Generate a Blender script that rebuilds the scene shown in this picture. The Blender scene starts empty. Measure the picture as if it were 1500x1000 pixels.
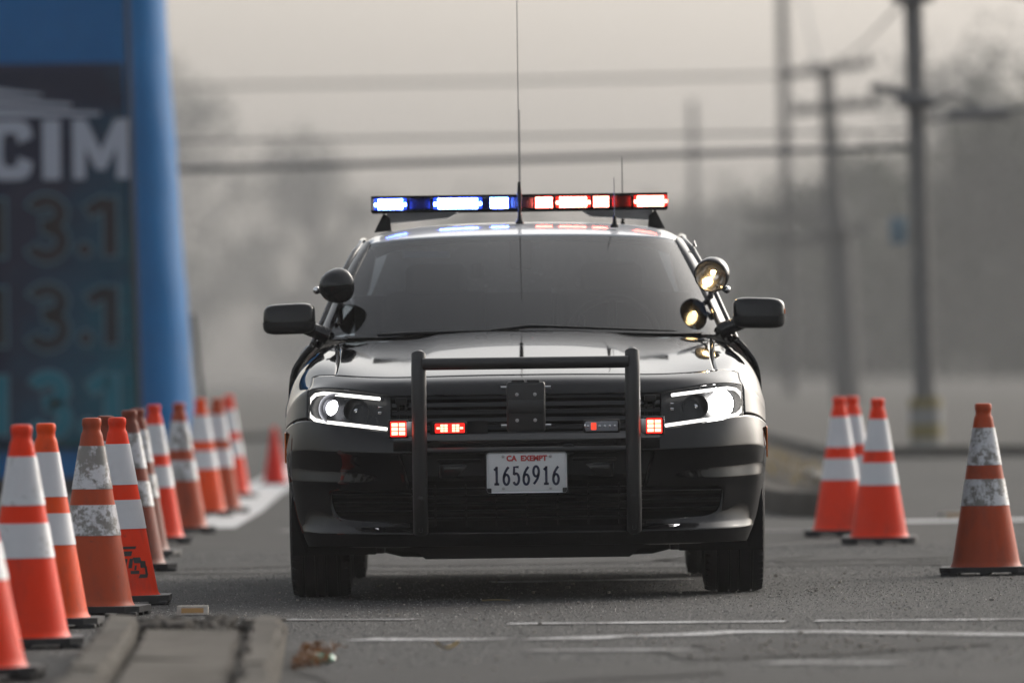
import bpy, bmesh, math, random
import numpy as np
from mathutils import Vector, Matrix, noise as mnoise

R = math.radians
random.seed(7)
rng = np.random.default_rng(11)
sc = bpy.context.scene
COL = sc.collection

# ------------------------------------------------------------------ camera
cam = bpy.data.cameras.new('camera')
camo = bpy.data.objects.new('camera', cam)
COL.objects.link(camo)
cam.sensor_width = 36.0
cam.lens = 316.2
cam.clip_start = 0.5
cam.clip_end = 3000
cam.dof.use_dof = True
cam.dof.focus_distance = 35.0
cam.dof.aperture_fstop = 3.4
camo.matrix_world = (Matrix.Translation((0, -36, 0.9)) @ Matrix.Rotation(R(90.174), 4, 'X')
                     @ Matrix.Rotation(R(-0.75), 4, 'Z'))
sc.camera = camo

# ------------------------------------------------------------------ world, sun, exposure
SUN_EL, SUN_AZ = 26.0, 38.0           # azimuth measured from straight ahead of the camera towards the right
world = bpy.data.worlds.new('World')
sc.world = world
world.use_nodes = True
wn = world.node_tree
for n in list(wn.nodes):
    wn.nodes.remove(n)
wo = wn.nodes.new('ShaderNodeOutputWorld')
wb = wn.nodes.new('ShaderNodeBackground')
sky = wn.nodes.new('ShaderNodeTexSky')
sky.sky_type = 'NISHITA'
sky.sun_disc = False
sky.sun_elevation = R(SUN_EL)
sky.sun_rotation = R(SUN_AZ)
sky.air_density = 1.4
sky.dust_density = 6.0
sky.ozone_density = 1.5
hs = wn.nodes.new('ShaderNodeHueSaturation')
hs.inputs['Saturation'].default_value = 0.30
wn.links.new(sky.outputs[0], hs.inputs['Color'])
wn.links.new(hs.outputs[0], wb.inputs['Color'])
wn.links.new(wb.outputs[0], wo.inputs['Surface'])
wb.inputs['Strength'].default_value = 0.12

sun = bpy.data.lights.new('sun', 'SUN')
sun.energy = 0.5
sun.angle = R(26)
sun.color = (1.0, 0.88, 0.74)
suno = bpy.data.objects.new('sun', sun)
COL.objects.link(suno)
sdir = Vector((math.sin(R(SUN_AZ)) * math.cos(R(SUN_EL)), math.cos(R(SUN_AZ)) * math.cos(R(SUN_EL)), math.sin(R(SUN_EL))))
suno.rotation_euler = sdir.to_track_quat('Z', 'Y').to_euler()

sc.view_settings.view_transform = 'Standard'
sc.view_settings.look = 'None'
sc.view_settings.gamma = 1.0
sc.view_settings.use_curve_mapping = False
sc.view_settings.exposure = 0.82
sc.render.engine = 'CYCLES'
sc.cycles.use_denoising = True
sc.cycles.max_bounces = 8
sc.cycles.transparent_max_bounces = 12
sc.cycles.volume_bounces = 1
sc.cycles.sample_clamp_indirect = 4.0
sc.cycles.caustics_reflective = False

HAZE_DENSITY = 0.0004
HAZE_COLOR = (0.86, 0.86, 0.87, 1)

# ------------------------------------------------------------------ material helpers
def new_mat(name):
    m = bpy.data.materials.new(name)
    m.use_nodes = True
    nt = m.node_tree
    return m, nt, nt.nodes['Principled BSDF']

def N(nt, t, **kw):
    n = nt.nodes.new(t)
    for k, v in kw.items():
        if k in n.inputs:
            n.inputs[k].default_value = v
        else:
            setattr(n, k, v)
    return n

def ramp(nt, src, stops):
    r = nt.nodes.new('ShaderNodeValToRGB')
    els = r.color_ramp.elements
    while len(els) > 1:
        els.remove(els[-1])
    els[0].position = stops[0][0]
    els[0].color = (*stops[0][1], 1) if len(stops[0][1]) == 3 else stops[0][1]
    for p, c in stops[1:]:
        e = els.new(p)
        e.color = (*c, 1) if len(c) == 3 else c
    nt.links.new(src, r.inputs[0])
    return r

def mixc(nt, fac, a, b):
    m = nt.nodes.new('ShaderNodeMix')
    m.data_type = 'RGBA'
    def put(v, sock):
        if isinstance(v, (tuple, list)):
            sock.default_value = (*v[:3], 1)
        else:
            nt.links.new(v, sock)
    if isinstance(fac, (int, float)):
        m.inputs[0].default_value = fac
    else:
        nt.links.new(fac, m.inputs[0])
    put(a, m.inputs[6]); put(b, m.inputs[7])
    return m.outputs[2]

def coords(nt, kind='Object', scale=(1, 1, 1), rand=False):
    tc = nt.nodes.new('ShaderNodeTexCoord')
    mp = nt.nodes.new('ShaderNodeMapping')
    mp.inputs['Scale'].default_value = scale
    nt.links.new(tc.outputs[kind], mp.inputs['Vector'])
    if rand:
        oi = nt.nodes.new('ShaderNodeObjectInfo')
        mu = N(nt, 'ShaderNodeMath', operation='MULTIPLY')
        mu.inputs[1].default_value = 37.0
        nt.links.new(oi.outputs['Random'], mu.inputs[0])
        cb = nt.nodes.new('ShaderNodeCombineXYZ')
        for i in range(3):
            nt.links.new(mu.outputs[0], cb.inputs[i])
        nt.links.new(cb.outputs[0], mp.inputs['Location'])
    return mp.outputs[0]

def noise(nt, vec, scale, detail=4, rough=0.55):
    n = N(nt, 'ShaderNodeTexNoise', Scale=scale, Detail=detail, Roughness=rough)
    nt.links.new(vec, n.inputs['Vector'])
    return n.outputs['Fac']

def bump(nt, bsdf, h, strength=0.2, dist=0.01):
    b = N(nt, 'ShaderNodeBump', Strength=strength, Distance=dist)
    nt.links.new(h, b.inputs['Height'])
    nt.links.new(b.outputs[0], bsdf.inputs['Normal'])

def simple(name, col, rough=0.5, metal=0.0, spec=0.5, coat=0.0, var=0.12, vscale=30, bmp=0.0):
    m, nt, b = new_mat(name)
    v = coords(nt)
    f = noise(nt, v, vscale, 3)
    dark = tuple(c * (1 - var) for c in col)
    lite = tuple(min(1, c * (1 + var)) for c in col)
    nt.links.new(mixc(nt, f, dark, lite), b.inputs['Base Color'])
    rr = ramp(nt, f, [(0.2, (max(0.0, rough - .06),) * 3), (0.8, (min(1, rough + .06),) * 3)])
    nt.links.new(rr.outputs[0], b.inputs['Roughness'])
    b.inputs['Metallic'].default_value = metal
    b.inputs['Specular IOR Level'].default_value = spec
    b.inputs['Coat Weight'].default_value = coat
    b.inputs['Coat Roughness'].default_value = 0.03
    if bmp:
        bump(nt, b, f, bmp, 0.002)
    return m

def emit(name, col, strength):
    m = bpy.data.materials.new(name)
    m.use_nodes = True
    nt = m.node_tree
    nt.nodes.clear()
    o = nt.nodes.new('ShaderNodeOutputMaterial')
    e = N(nt, 'ShaderNodeEmission', Strength=strength)
    e.inputs['Color'].default_value = (*col, 1)
    nt.links.new(e.outputs[0], o.inputs[0])
    return m

def glass(name, tint, fres=1.5, rough=0.0, extra=0.0):
    m = bpy.data.materials.new(name)
    m.use_nodes = True
    nt = m.node_tree
    nt.nodes.clear()
    o = nt.nodes.new('ShaderNodeOutputMaterial')
    t = nt.nodes.new('ShaderNodeBsdfTransparent')
    t.inputs[0].default_value = (*tint, 1)
    g = N(nt, 'ShaderNodeBsdfGlossy', Roughness=rough)
    fr = N(nt, 'ShaderNodeFresnel', IOR=fres)
    ad = N(nt, 'ShaderNodeMath', operation='ADD', use_clamp=True)
    ad.inputs[1].default_value = extra
    nt.links.new(fr.outputs[0], ad.inputs[0])
    mx = nt.nodes.new('ShaderNodeMixShader')
    nt.links.new(ad.outputs[0], mx.inputs[0])
    nt.links.new(t.outputs[0], mx.inputs[1])
    nt.links.new(g.outputs[0], mx.inputs[2])
    nt.links.new(mx.outputs[0], o.inputs[0])
    return m

# ------------------------------------------------------------------ materials
def mat_asphalt(name='asphalt', base=.48):
    m, nt, b = new_mat(name)
    v = coords(nt)
    fine = noise(nt, v, 120, 3, 0.75)
    mid = noise(nt, v, 7, 5, 0.6)
    big = noise(nt, v, 0.45, 4, 0.6)
    vs = coords(nt, 'Object', (1.0, 0.12, 1.0))
    track = noise(nt, vs, 1.2, 4, 0.6)
    c1 = ramp(nt, fine, [(0.30, (.030 * base,) * 3), (0.52, (.066 * base, .065 * base, .064 * base)), (0.66, (.11 * base, .108 * base, .104 * base)), (0.80, (.30 * base, .29 * base, .27 * base))])
    c2 = ramp(nt, mid, [(0.3, (.72,) * 3), (0.7, (1.15,) * 3)])
    c3 = ramp(nt, big, [(0.3, (.72, .72, .73)), (0.7, (1.15, 1.14, 1.12))])
    c4 = ramp(nt, track, [(0.35, (.82,) * 3), (0.65, (1.1,) * 3)])
    def mul(a, bb):
        mm = nt.nodes.new('ShaderNodeMix'); mm.data_type = 'RGBA'; mm.blend_type = 'MULTIPLY'
        mm.inputs[0].default_value = 1
        nt.links.new(a, mm.inputs[6]); nt.links.new(bb, mm.inputs[7])
        return mm.outputs[2]
    col = mul(mul(mul(c1.outputs[0], c2.outputs[0]), c3.outputs[0]), c4.outputs[0])
    nt.links.new(col, b.inputs['Base Color'])
    rr = ramp(nt, mid, [(0.3, (.75,) * 3), (0.75, (.92,) * 3)])
    nt.links.new(rr.outputs[0], b.inputs['Roughness'])
    b.inputs['Specular IOR Level'].default_value = 0.2
    bump(nt, b, fine, 0.55, 0.006)
    return m

def mat_line(name, wear=0.5):
    m, nt, b = new_mat(name)
    v = coords(nt)
    f1 = noise(nt, v, 55, 3, 0.7)
    f2 = noise(nt, v, 3.0, 4, 0.6)
    ad = N(nt, 'ShaderNodeMath', operation='ADD'); nt.links.new(f1, ad.inputs[0]); nt.links.new(f2, ad.inputs[1])
    fac = ramp(nt, ad.outputs[0], [(wear * 2 - .09, (0, 0, 0)), (wear * 2 + .09, (1, 1, 1))])
    nt.links.new(mixc(nt, fac.outputs[0], (.42, .42, .425), (.06, .06, .06)), b.inputs['Base Color'])
    b.inputs['Roughness'].default_value = 0.7
    bump(nt, b, f1, 0.4, 0.004)
    return m

def mat_concrete(name, col=(.104, .094, .082)):
    m, nt, b = new_mat(name)
    v = coords(nt, rand=True)
    a = noise(nt, v, 5, 6, 0.65)
    f = noise(nt, v, 70, 3, 0.6)
    st = noise(nt, v, 1.6, 4, 0.6)
    c = ramp(nt, a, [(.25, tuple(x * .55 for x in col)), (.5, col), (.8, tuple(x * 1.25 for x in col))])
    c2 = ramp(nt, f, [(.3, (.75,) * 3), (.7, (1.1,) * 3)])
    mm = nt.nodes.new('ShaderNodeMix'); mm.data_type = 'RGBA'; mm.blend_type = 'MULTIPLY'; mm.inputs[0].default_value = 1
    nt.links.new(c.outputs[0], mm.inputs[6]); nt.links.new(c2.outputs[0], mm.inputs[7])
    stf = ramp(nt, st, [(.50, (0, 0, 0)), (.72, (.6, .6, .6))])
    nt.links.new(mixc(nt, stf.outputs[0], mm.outputs[2], (.07, .062, .055)), b.inputs['Base Color'])
    b.inputs['Roughness'].default_value = .9
    b.inputs['Specular IOR Level'].default_value = .1
    bump(nt, b, f, .5, .006)
    return m

def mat_cone(name, col, dirt=.3, dirtcol=(.06, .045, .04)):
    m, nt, b = new_mat(name)
    v = coords(nt, rand=True)
    vz = coords(nt, 'Object', (1, 1, .35), rand=True)
    a = noise(nt, vz, 9, 5, .65)
    s = noise(nt, v, 26, 4, .7)
    g = nt.nodes.new('ShaderNodeTexCoord'); sp = nt.nodes.new('ShaderNodeSeparateXYZ')
    nt.links.new(g.outputs['Object'], sp.inputs[0])
    lowz = ramp(nt, sp.outputs['Z'], [(0.02, (dirt * .9,) * 3), (.16, (dirt * .25,) * 3), (.5, (0, 0, 0))])
    fac = ramp(nt, a, [(.58 - dirt * .2, (0, 0, 0)), (.80, (min(1, dirt * 1.3),) * 3)])
    fac2 = ramp(nt, s, [(.70 - dirt * .12, (0, 0, 0)), (.74, (dirt * .9,) * 3)])
    ad = N(nt, 'ShaderNodeMath', operation='ADD', use_clamp=True)
    nt.links.new(fac.outputs[0], ad.inputs[0]); nt.links.new(fac2.outputs[0], ad.inputs[1])
    ad2 = N(nt, 'ShaderNodeMath', operation='MULTIPLY_ADD', use_clamp=True)
    nt.links.new(lowz.outputs[0], ad2.inputs[0]); nt.links.new(s, ad2.inputs[1]); nt.links.new(ad.outputs[0], ad2.inputs[2])
    base = mixc(nt, a, tuple(c * .88 for c in col), tuple(min(1, c * 1.1) for c in col))
    nt.links.new(mixc(nt, ad2.outputs[0], base, dirtcol), b.inputs['Base Color'])
    b.inputs['Roughness'].default_value = .5
    b.inputs['Specular IOR Level'].default_value = .12
    b.inputs['Subsurface Weight'].default_value = .12
    b.inputs['Subsurface Radius'].default_value = (.03, .008, .004)
    bump(nt, b, s, .08, .002)
    return m

def mat_band(name, dirt):
    m, nt, b = new_mat(name)
    v = coords(nt, rand=True)
    a = noise(nt, v, 8, 6, .72)
    s = noise(nt, v, 34, 5, .75)
    ad = N(nt, 'ShaderNodeMath', operation='ADD'); nt.links.new(a, ad.inputs[0]); nt.links.new(s, ad.inputs[1])
    lo = 1.25 - dirt * .27
    fac = ramp(nt, ad.outputs[0], [(max(0, (lo - .05) / 2 * 1.0), (0, 0, 0)), (min(1, (lo + .09) / 2), (min(.85, .2 + dirt * .7),) * 3)])
    sc_ = N(nt, 'ShaderNodeMath', operation='MULTIPLY'); sc_.inputs[1].default_value = .5
    nt.links.new(ad.outputs[0], sc_.inputs[0]); nt.links.new(sc_.outputs[0], fac.inputs[0])
    w = mixc(nt, a, (.55, .55, .58), (.74, .74, .77))
    nt.links.new(mixc(nt, fac.outputs[0], w, (.13, .115, .095)), b.inputs['Base Color'])
    b.inputs['Roughness'].default_value = .34
    wv = N(nt, 'ShaderNodeTexVoronoi', Scale=150.0); nt.links.new(v, wv.inputs['Vector'])
    bump(nt, b, wv.outputs['Distance'], .10, .001)
    return m

def mat_leaf(name, a, b_):
    m, nt, b = new_mat(name)
    v = coords(nt)
    f = noise(nt, v, 1.3, 4)
    nt.links.new(mixc(nt, f, a, b_), b.inputs['Base Color'])
    b.inputs['Roughness'].default_value = .6
    tl_ = nt.nodes.new('ShaderNodeBsdfTranslucent')
    nt.links.new(b.inputs['Base Color'].links[0].from_socket, tl_.inputs['Color'])
    mx = N(nt, 'ShaderNodeMixShader'); mx.inputs[0].default_value = .4
    nt.links.new(b.outputs[0], mx.inputs[1]); nt.links.new(tl_.outputs[0], mx.inputs[2])
    nt.links.new(mx.outputs[0], nt.nodes['Material Output'].inputs['Surface'])
    return m

M = {}
M['asphalt'] = mat_asphalt()
M['patch'] = mat_asphalt('tar_patch', .42)
M['hollow'] = mat_asphalt('oily_hollow', .26)
M['line'] = mat_line('worn_line_paint', .525)
M['line2'] = mat_line('very_worn_line_paint', .455)
M['line3'] = mat_line('fresh_line_paint', .66)
M['concrete'] = mat_concrete('concrete')
M['dirt'] = mat_concrete('dirt', (.10, .088, .074))
M['verge'] = mat_concrete('dry_verge', (.085, .082, .076))
M['stone'] = mat_concrete('pebble', (.40, .37, .33))

def paint(name, col, rough=.06):
    m, nt, b = new_mat(name)
    v = coords(nt)
    f = noise(nt, v, 2.2, 4)
    d = noise(nt, v, 160, 2)
    nt.links.new(mixc(nt, f, tuple(c * .85 for c in col), tuple(c * 1.2 for c in col)), b.inputs['Base Color'])
    rr = ramp(nt, d, [(.45, (rough,) * 3), (.75, (rough + .05,) * 3)])
    nt.links.new(rr.outputs[0], b.inputs['Roughness'])
    b.inputs['Specular IOR Level'].default_value = .36
    b.inputs['Coat Weight'].default_value = 0.0
    b.inputs['Coat Roughness'].default_value = .025
    b.inputs['Coat IOR'].default_value = 1.55
    return m
M['black'] = paint('black_car_paint', (.0022, .0022, .003), .03)
M['white'] = paint('white_car_paint', (.74, .75, .78), .1)
M['plastic'] = simple('black_plastic', (.008, .008, .009), .5, spec=.22)
M['gloss'] = simple('gloss_black_plastic', (.006, .006, .007), .14, spec=.42)
M['dark'] = simple('dark_cavity', (.006, .006, .007), .8, spec=.15)
M['matte'] = simple('matte_black_shield', (.004, .004, .004), .95, spec=0.0)
M['rubber'] = simple('tyre_rubber', (.013, .013, .014), .78, spec=.3, bmp=.15, vscale=90)
M['conebase'] = simple('cone_base_rubber', (.016, .016, .018), .6, spec=.35, bmp=.2, vscale=60)
M['bar'] = simple('powder_coated_steel', (.014, .014, .015), .42, spec=.5, bmp=.25, vscale=160)
M['chrome'] = simple('chrome', (.75, .75, .76), .08, metal=1.0, var=.03)
M['steel'] = simple('brushed_steel', (.42, .42, .43), .35, metal=1.0)
M['alloy'] = simple('dark_wheel_rim', (.05, .05, .052), .35, metal=.8)
M['windscreen'] = glass('windscreen_glass', (.20, .24, .28), 1.43, 0.0, .005)
M['sideglass'] = glass('side_glass', (.12, .13, .13), 1.5, 0.0, .02)
M['lens'] = glass('clear_lens', (.9, .9, .9), 1.35)
M['reflector'] = simple('lamp_reflector', (.55, .55, .56), .12, metal=1.0)
M['lampdark'] = simple('lamp_bezel', (.006, .006, .007), .3, spec=.3)
M['drl'] = emit('running_light', (1.0, .97, .92), 1.5)
M['beam_soft'] = emit('low_beam', (.93, .93, 1.0), 9.0)
M['beam_hot'] = emit('flared_beam', (1.0, .97, .93), 110.0)  # right headlamp only, emission raised to imitate its flare
M['blue_led'] = emit('blue_led', (.10, .20, 1.0), 95.0)
M['blue_glow'] = emit('blue_led_diffuser', (.03, .09, 1.0), 2.2)
M['red_led'] = emit('red_led', (1.0, .14, .09), 48.0)
M['red_glow'] = emit('red_led_diffuser', (1.0, .03, .018), 1.8)
M['red_hot'] = emit('red_grille_led', (1.0, .13, .08), 7.0)
M['red_hotglow'] = emit('red_grille_glow', (1.0, .012, .008), 1.6)
M['red_dim'] = emit('dim_red_led', (1.0, .06, .03), .8)
M['bulb'] = emit('spotlight_bulb', (1.0, .66, .28), 90.0)
M['blue_lens'] = glass('blue_lens', (.10, .14, .55), 1.4)
M['red_lens'] = glass('red_lens', (.75, .07, .05), 1.4)
M['clear_dome'] = glass('clear_dome', (.72, .74, .78), 1.4)
M['whip'] = simple('grey_whip', (.12, .12, .125), .4)
M['barbody'] = simple('light_bar_tray', (.05, .05, .055), .35)
M['barwhite'] = simple('light_bar_foot_white', (.55, .55, .56), .4)
M['ledoff'] = simple('unlit_led_module', (.25, .26, .29), .3)
M['ledoff_red'] = simple('unlit_red_module', (.35, .05, .04), .3)
M['ledoff_blue'] = simple('unlit_blue_module', (.05, .06, .16), .3)
M['plate'] = simple('plate_white', (.62, .63, .64), .38, var=.05)
M['plate_blue'] = simple('plate_navy_ink', (.012, .016, .05), .4)
M['plate_red'] = simple('plate_red_ink', (.45, .03, .03), .4)
M['amber'] = simple('amber_marker', (.7, .16, .02), .2)
M['interior'] = simple('cabin_trim', (.016, .016, .018), .8, spec=.2)
M['seat'] = simple('seat_fabric', (.03, .03, .033), .9, spec=.1)
M['sticker'] = simple('windscreen_sticker', (.75, .77, .8), .5)
M['orange'] = mat_cone('cone_bright_orange', (.94, .042, .004), .34)
M['orange_mid'] = mat_cone('cone_orange', (.90, .078, .005), .42)
M['orange_faded'] = mat_cone('cone_faded', (.48, .070, .020), .50)
M['orange_brown'] = mat_cone('cone_brown', (.26, .050, .024), .65)
M['pink'] = mat_cone('cone_plain_red', (.94, .028, .010), .05)
M['band_clean'] = mat_band('band_clean', .05)
M['band_mid'] = mat_band('band_soiled', .45)
M['band_dirty'] = mat_band('band_dirty', .95)
M['ink'] = simple('black_ink', (.012, .012, .013), .5)
M['vinyl'] = simple('blue_vinyl', (.001, .13, .36), .5, spec=.06, var=.18, vscale=2.5)
M['banner_white'] = simple('banner_white_ink', (.40, .43, .52), .6, spec=.16, var=.06)
M['banner_edge'] = simple('banner_outline_ink', (.12, .24, .31), .6, spec=.16)
M['digit_dark'] = simple('digit_dark_ink', (.016, .014, .024), .6, spec=.16)
M['digit_mid'] = simple('digit_mid_ink', (.012, .018, .030), .6, spec=.16)
M['digit_teal'] = simple('digit_teal_ink', (.004, .15, .22), .6, spec=.16)
M['digit_deep'] = simple('digit_deep_ink', (.010, .035, .058), .6, spec=.16)
M['cord'] = simple('black_cord', (.01, .01, .012), .7)
M['wood'] = simple('weathered_pole_wood', (.18, .172, .165), .85, var=.3, vscale=8)
M['wire'] = simple('cable_sheath', (.13, .13, .135), .7)
M['wrapy'] = simple('yellow_pole_guard', (.22, .18, .07), .6)
M['wrapw'] = simple('white_pole_guard', (.26, .255, .245), .6)
M['amber_old'] = simple('old_amber_reflector', (.36, .20, .06), .4)
M['signblue'] = simple('pale_blue_sign', (.17, .24, .29), .5)
M['bark'] = simple('bark', (.05, .042, .035), .9, var=.3, vscale=6)
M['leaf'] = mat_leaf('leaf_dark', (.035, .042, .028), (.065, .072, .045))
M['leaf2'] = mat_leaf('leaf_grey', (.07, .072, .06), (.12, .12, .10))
M['weed'] = mat_leaf('dry_weed', (.16, .12, .06), (.24, .19, .10))
M['deadleaf'] = mat_leaf('dead_leaf', (.07, .035, .018), (.17, .08, .032))
M['yellowleaf'] = simple('yellow_leaf', (.55, .36, .03), .6)
M['scrap'] = simple('green_plastic', (.10, .34, .22), .25)

def mat_banner():
    m, nt, b = new_mat('printed_banner')
    tc = nt.nodes.new('ShaderNodeTexCoord'); sp = nt.nodes.new('ShaderNodeSeparateXYZ')
    nt.links.new(tc.outputs['Object'], sp.inputs[0])
    v = coords(nt, 'Object', (1.2, 1, 2.2))
    f = noise(nt, v, 1.6, 5, .65)
    a = N(nt, 'ShaderNodeMath', operation='MULTIPLY_ADD'); a.inputs[1].default_value = .42; a.inputs[2].default_value = .12
    nt.links.new(sp.outputs['X'], a.inputs[0])
    c = N(nt, 'ShaderNodeMath', operation='MULTIPLY_ADD'); c.inputs[1].default_value = -.17
    nt.links.new(sp.outputs['Z'], c.inputs[0]); nt.links.new(a.outputs[0], c.inputs[2])
    d = N(nt, 'ShaderNodeMath', operation='MULTIPLY_ADD'); d.inputs[1].default_value = .55
    nt.links.new(f, d.inputs[0]); nt.links.new(c.outputs[0], d.inputs[2])
    r = ramp(nt, d.outputs[0], [(.06, (.010, .016, .046)), (.30, (.003, .050, .098)), (.60, (.0, .13, .185))])
    nt.links.new(r.outputs[0], b.inputs['Base Color'])
    b.inputs['Roughness'].default_value = .6
    b.inputs['Specular IOR Level'].default_value = .1
    bump(nt, b, f, .25, .06)
    return m
M['banner'] = mat_banner()

# ------------------------------------------------------------------ mesh helpers
def link_mesh(name, me, mat=None, parent=None, smooth=None):
    o = bpy.data.objects.new(name, me)
    COL.objects.link(o)
    if mat is not None:
        me.materials.clear()
        me.materials.append(mat)
    if smooth is not None:
        me.polygons.foreach_set('use_smooth', [smooth] * len(me.polygons))
    if parent is not None:
        o.parent = parent
    return o

def tag(o, label=None, cat=None, group=None, kind=None):
    if label: o['label'] = label
    if cat: o['category'] = cat
    if group: o['group'] = group
    if kind: o['kind'] = kind
    return o

def empty(name, loc=(0, 0, 0), rz=0):
    o = bpy.data.objects.new(name, None)
    COL.objects.link(o)
    o.location = loc
    o.rotation_euler.z = rz
    o.empty_display_size = .2
    return o

class MB:
    """collects shapes and links them as one mesh object"""
    def __init__(s):
        s.bm = bmesh.new()
    def box(s, c, size, rot=None, bevel=0.0, seg=2):
        b2 = bmesh.new()
        bmesh.ops.create_cube(b2, size=1)
        bmesh.ops.scale(b2, vec=size, verts=b2.verts)
        if bevel:
            bmesh.ops.bevel(b2, geom=b2.edges[:] , offset=bevel, segments=seg, affect='EDGES', profile=.5)
        mt = Matrix.Translation(c) @ (rot.to_4x4() if rot is not None else Matrix())
        bmesh.ops.transform(b2, matrix=mt, verts=b2.verts)
        s._merge(b2)
        return s
    def _merge(s, b2):
        me = bpy.data.meshes.new('tmp')
        b2.to_mesh(me); b2.free()
        s.bm.from_mesh(me)
        bpy.data.meshes.remove(me)
    def tube(s, pts, r, n=12, caps=True, radii=None):
        pts = [Vector(p) for p in pts]
        rings = []
        up = None
        for i, p in enumerate(pts):
            a = pts[max(0, i - 1)]; b = pts[min(len(pts) - 1, i + 1)]
            t = (b - a).normalized()
            if up is None:
                up = Vector((0, 0, 1)) if abs(t.z) < .9 else Vector((1, 0, 0))
            u = (up - t * up.dot(t)).normalized()
            w = t.cross(u)
            up = u
            rr = radii[i] if radii else r
            rings.append([s.bm.verts.new(p + (u * math.cos(2 * math.pi * k / n) + w * math.sin(2 * math.pi * k / n)) * rr) for k in range(n)])
        for a, b in zip(rings[:-1], rings[1:]):
            for k in range(n):
                s.bm.faces.new((a[k], a[(k + 1) % n], b[(k + 1) % n], b[k]))
        if caps:
            s.bm.faces.new(rings[0][::-1]); s.bm.faces.new(rings[-1])
        return s
    def lathe(s, prof, n=40, mat=None, cap0=False, cap1=False):
        """prof: list of (r, z); around z then transformed by mat"""
        mat = mat or Matrix()
        rings = []
        for r, z in prof:
            rings.append([s.bm.verts.new(mat @ Vector((r * math.cos(2 * math.pi * k / n), r * math.sin(2 * math.pi * k / n), z))) for k in range(n)])
        for a, b in zip(rings[:-1], rings[1:]):
            for k in range(n):
                s.bm.faces.new((a[k], a[(k + 1) % n], b[(k + 1) % n], b[k]))
        if cap0: s.bm.faces.new(rings[0][::-1])
        if cap1: s.bm.faces.new(rings[-1])
        return s
    def prism(s, poly, fn, depth):
        """poly of (a,b) points; fn(a,b,d)->xyz ; extruded d from 0 to depth"""
        f = [s.bm.verts.new(fn(a, b, 0)) for a, b in poly]
        k = [s.bm.verts.new(fn(a, b, depth)) for a, b in poly]
        n = len(poly)
        s.bm.faces.new(f); s.bm.faces.new(k[::-1])
        for i in range(n):
            s.bm.faces.new((f[i], k[i], k[(i + 1) % n], f[(i + 1) % n]))
        return s
    def quad(s, *ps):
        s.bm.faces.new([s.bm.verts.new(p) for p in ps])
        return s
    def grid(s, P, close=False):
        rows = [[s.bm.verts.new(p) for p in row] for row in P]
        for a, b in zip(rows[:-1], rows[1:]):
            for i in range(len(a) - 1):
                s.bm.faces.new((a[i], a[i + 1], b[i + 1], b[i]))
        return s
    def build(s, name, mat, parent=None, smooth=True, angle=40):
        bmesh.ops.recalc_face_normals(s.bm, faces=s.bm.faces)
        me = bpy.data.meshes.new(name)
        s.bm.to_mesh(me); s.bm.free()
        o = link_mesh(name, me, mat, parent, smooth)
        if smooth and angle:
            me.set_sharp_from_angle(angle=R(angle))
        return o

def text_mesh(name, body, size, mat, mtx, parent=None, offset=0.0, sx=1.0, extrude=.001, align='CENTER'):
    cu = bpy.data.curves.new(name, 'FONT')
    cu.body = body; cu.size = size; cu.offset = offset; cu.extrude = extrude
    cu.align_x = align; cu.resolution_u = 4
    t = bpy.data.objects.new(name, cu)
    COL.objects.link(t)
    dg = bpy.context.evaluated_depsgraph_get()
    me = bpy.data.meshes.new_from_object(t.evaluated_get(dg))
    bpy.data.objects.remove(t); bpy.data.curves.remove(cu)
    me.transform(Matrix.Diagonal((sx, 1, 1, 1)))
    me.transform(mtx)
    return link_mesh(name, me, mat, parent)

FACE = Matrix.Rotation(R(90), 4, 'X')    # text plane turned upright, facing -Y

# ------------------------------------------------------------------ setting
def sheet(name, x0, x1, y0, y1, z, mat, nx=1, ny=1):
    P = [[(x0 + (x1 - x0) * i / nx, y0 + (y1 - y0) * j / ny, z) for i in range(nx + 1)] for j in range(ny + 1)]
    return MB().grid(P).build(name, mat, smooth=False)

road = tag(sheet('road', -160, 160, -135, 1090, 0, M['asphalt']), kind='structure')
# worn painted lines, 4 mm above the road
def line_strip(pts, w, mat, name='road_marking', z=.004):
    mb = MB()
    n = len(pts)
    L, Rr = [], []
    for i, p in enumerate(pts):
        a = Vector(pts[max(0, i - 1)]); b = Vector(pts[min(n - 1, i + 1)])
        t = (b - a).normalized(); nn = Vector((-t.y, t.x))
        q = Vector(p); ww = w * (.5 + .06 * math.sin(i * 2.3 + p[0] * 7))
        L.append((q.x + nn.x * ww, q.y + nn.y * ww, z)); Rr.append((q.x - nn.x * ww, q.y - nn.y * ww, z))
    mb.grid([L, Rr])
    return tag(mb.build(name, mat, smooth=False), kind='structure')

def lerp2(a, b, n):
    return [(a[0] + (b[0] - a[0]) * i / n, a[1] + (b[1] - a[1]) * i / n) for i in range(n + 1)]

line_strip(lerp2((-.52, -5.92), (-.06, -6.12), 6), 0.25, M['line'])
line_strip([(.12, -6.25), (.30, -5.95), (.55, -5.85), (.75, -5.62), (1.0, -5.72), (1.4, -6.1), (1.9, -6.55), (3.2, -7.0)], 0.26, M['line'])
line_strip(lerp2((-.03, -4.32), (.95, -4.45), 8), 0.19, M['line'])
line_strip(lerp2((1.05, -4.45), (3.0, -4.75), 8), 0.16, M['line'])
line_strip(lerp2((-.85, -3.42), (-.36, -3.60), 5), 0.16, M['line2'])
line_strip(lerp2((.05, -7.35), (1.1, -7.6), 8), 0.19, M['line2'])
line_strip(lerp2((.75, -8.8), (1.15, -9.0), 4), 0.21, M['line2'])
line_strip(lerp2((-1.3, 14.9), (1.05, 14.4), 8), 0.34, M['line2'])
line_strip(lerp2((1.05, 12.9), (1.75, 12.7), 4), 0.31, M['line2'])
line_strip(lerp2((2.2, 15.2), (4.2, 15.4), 4), .7, M['line3'])
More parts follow.
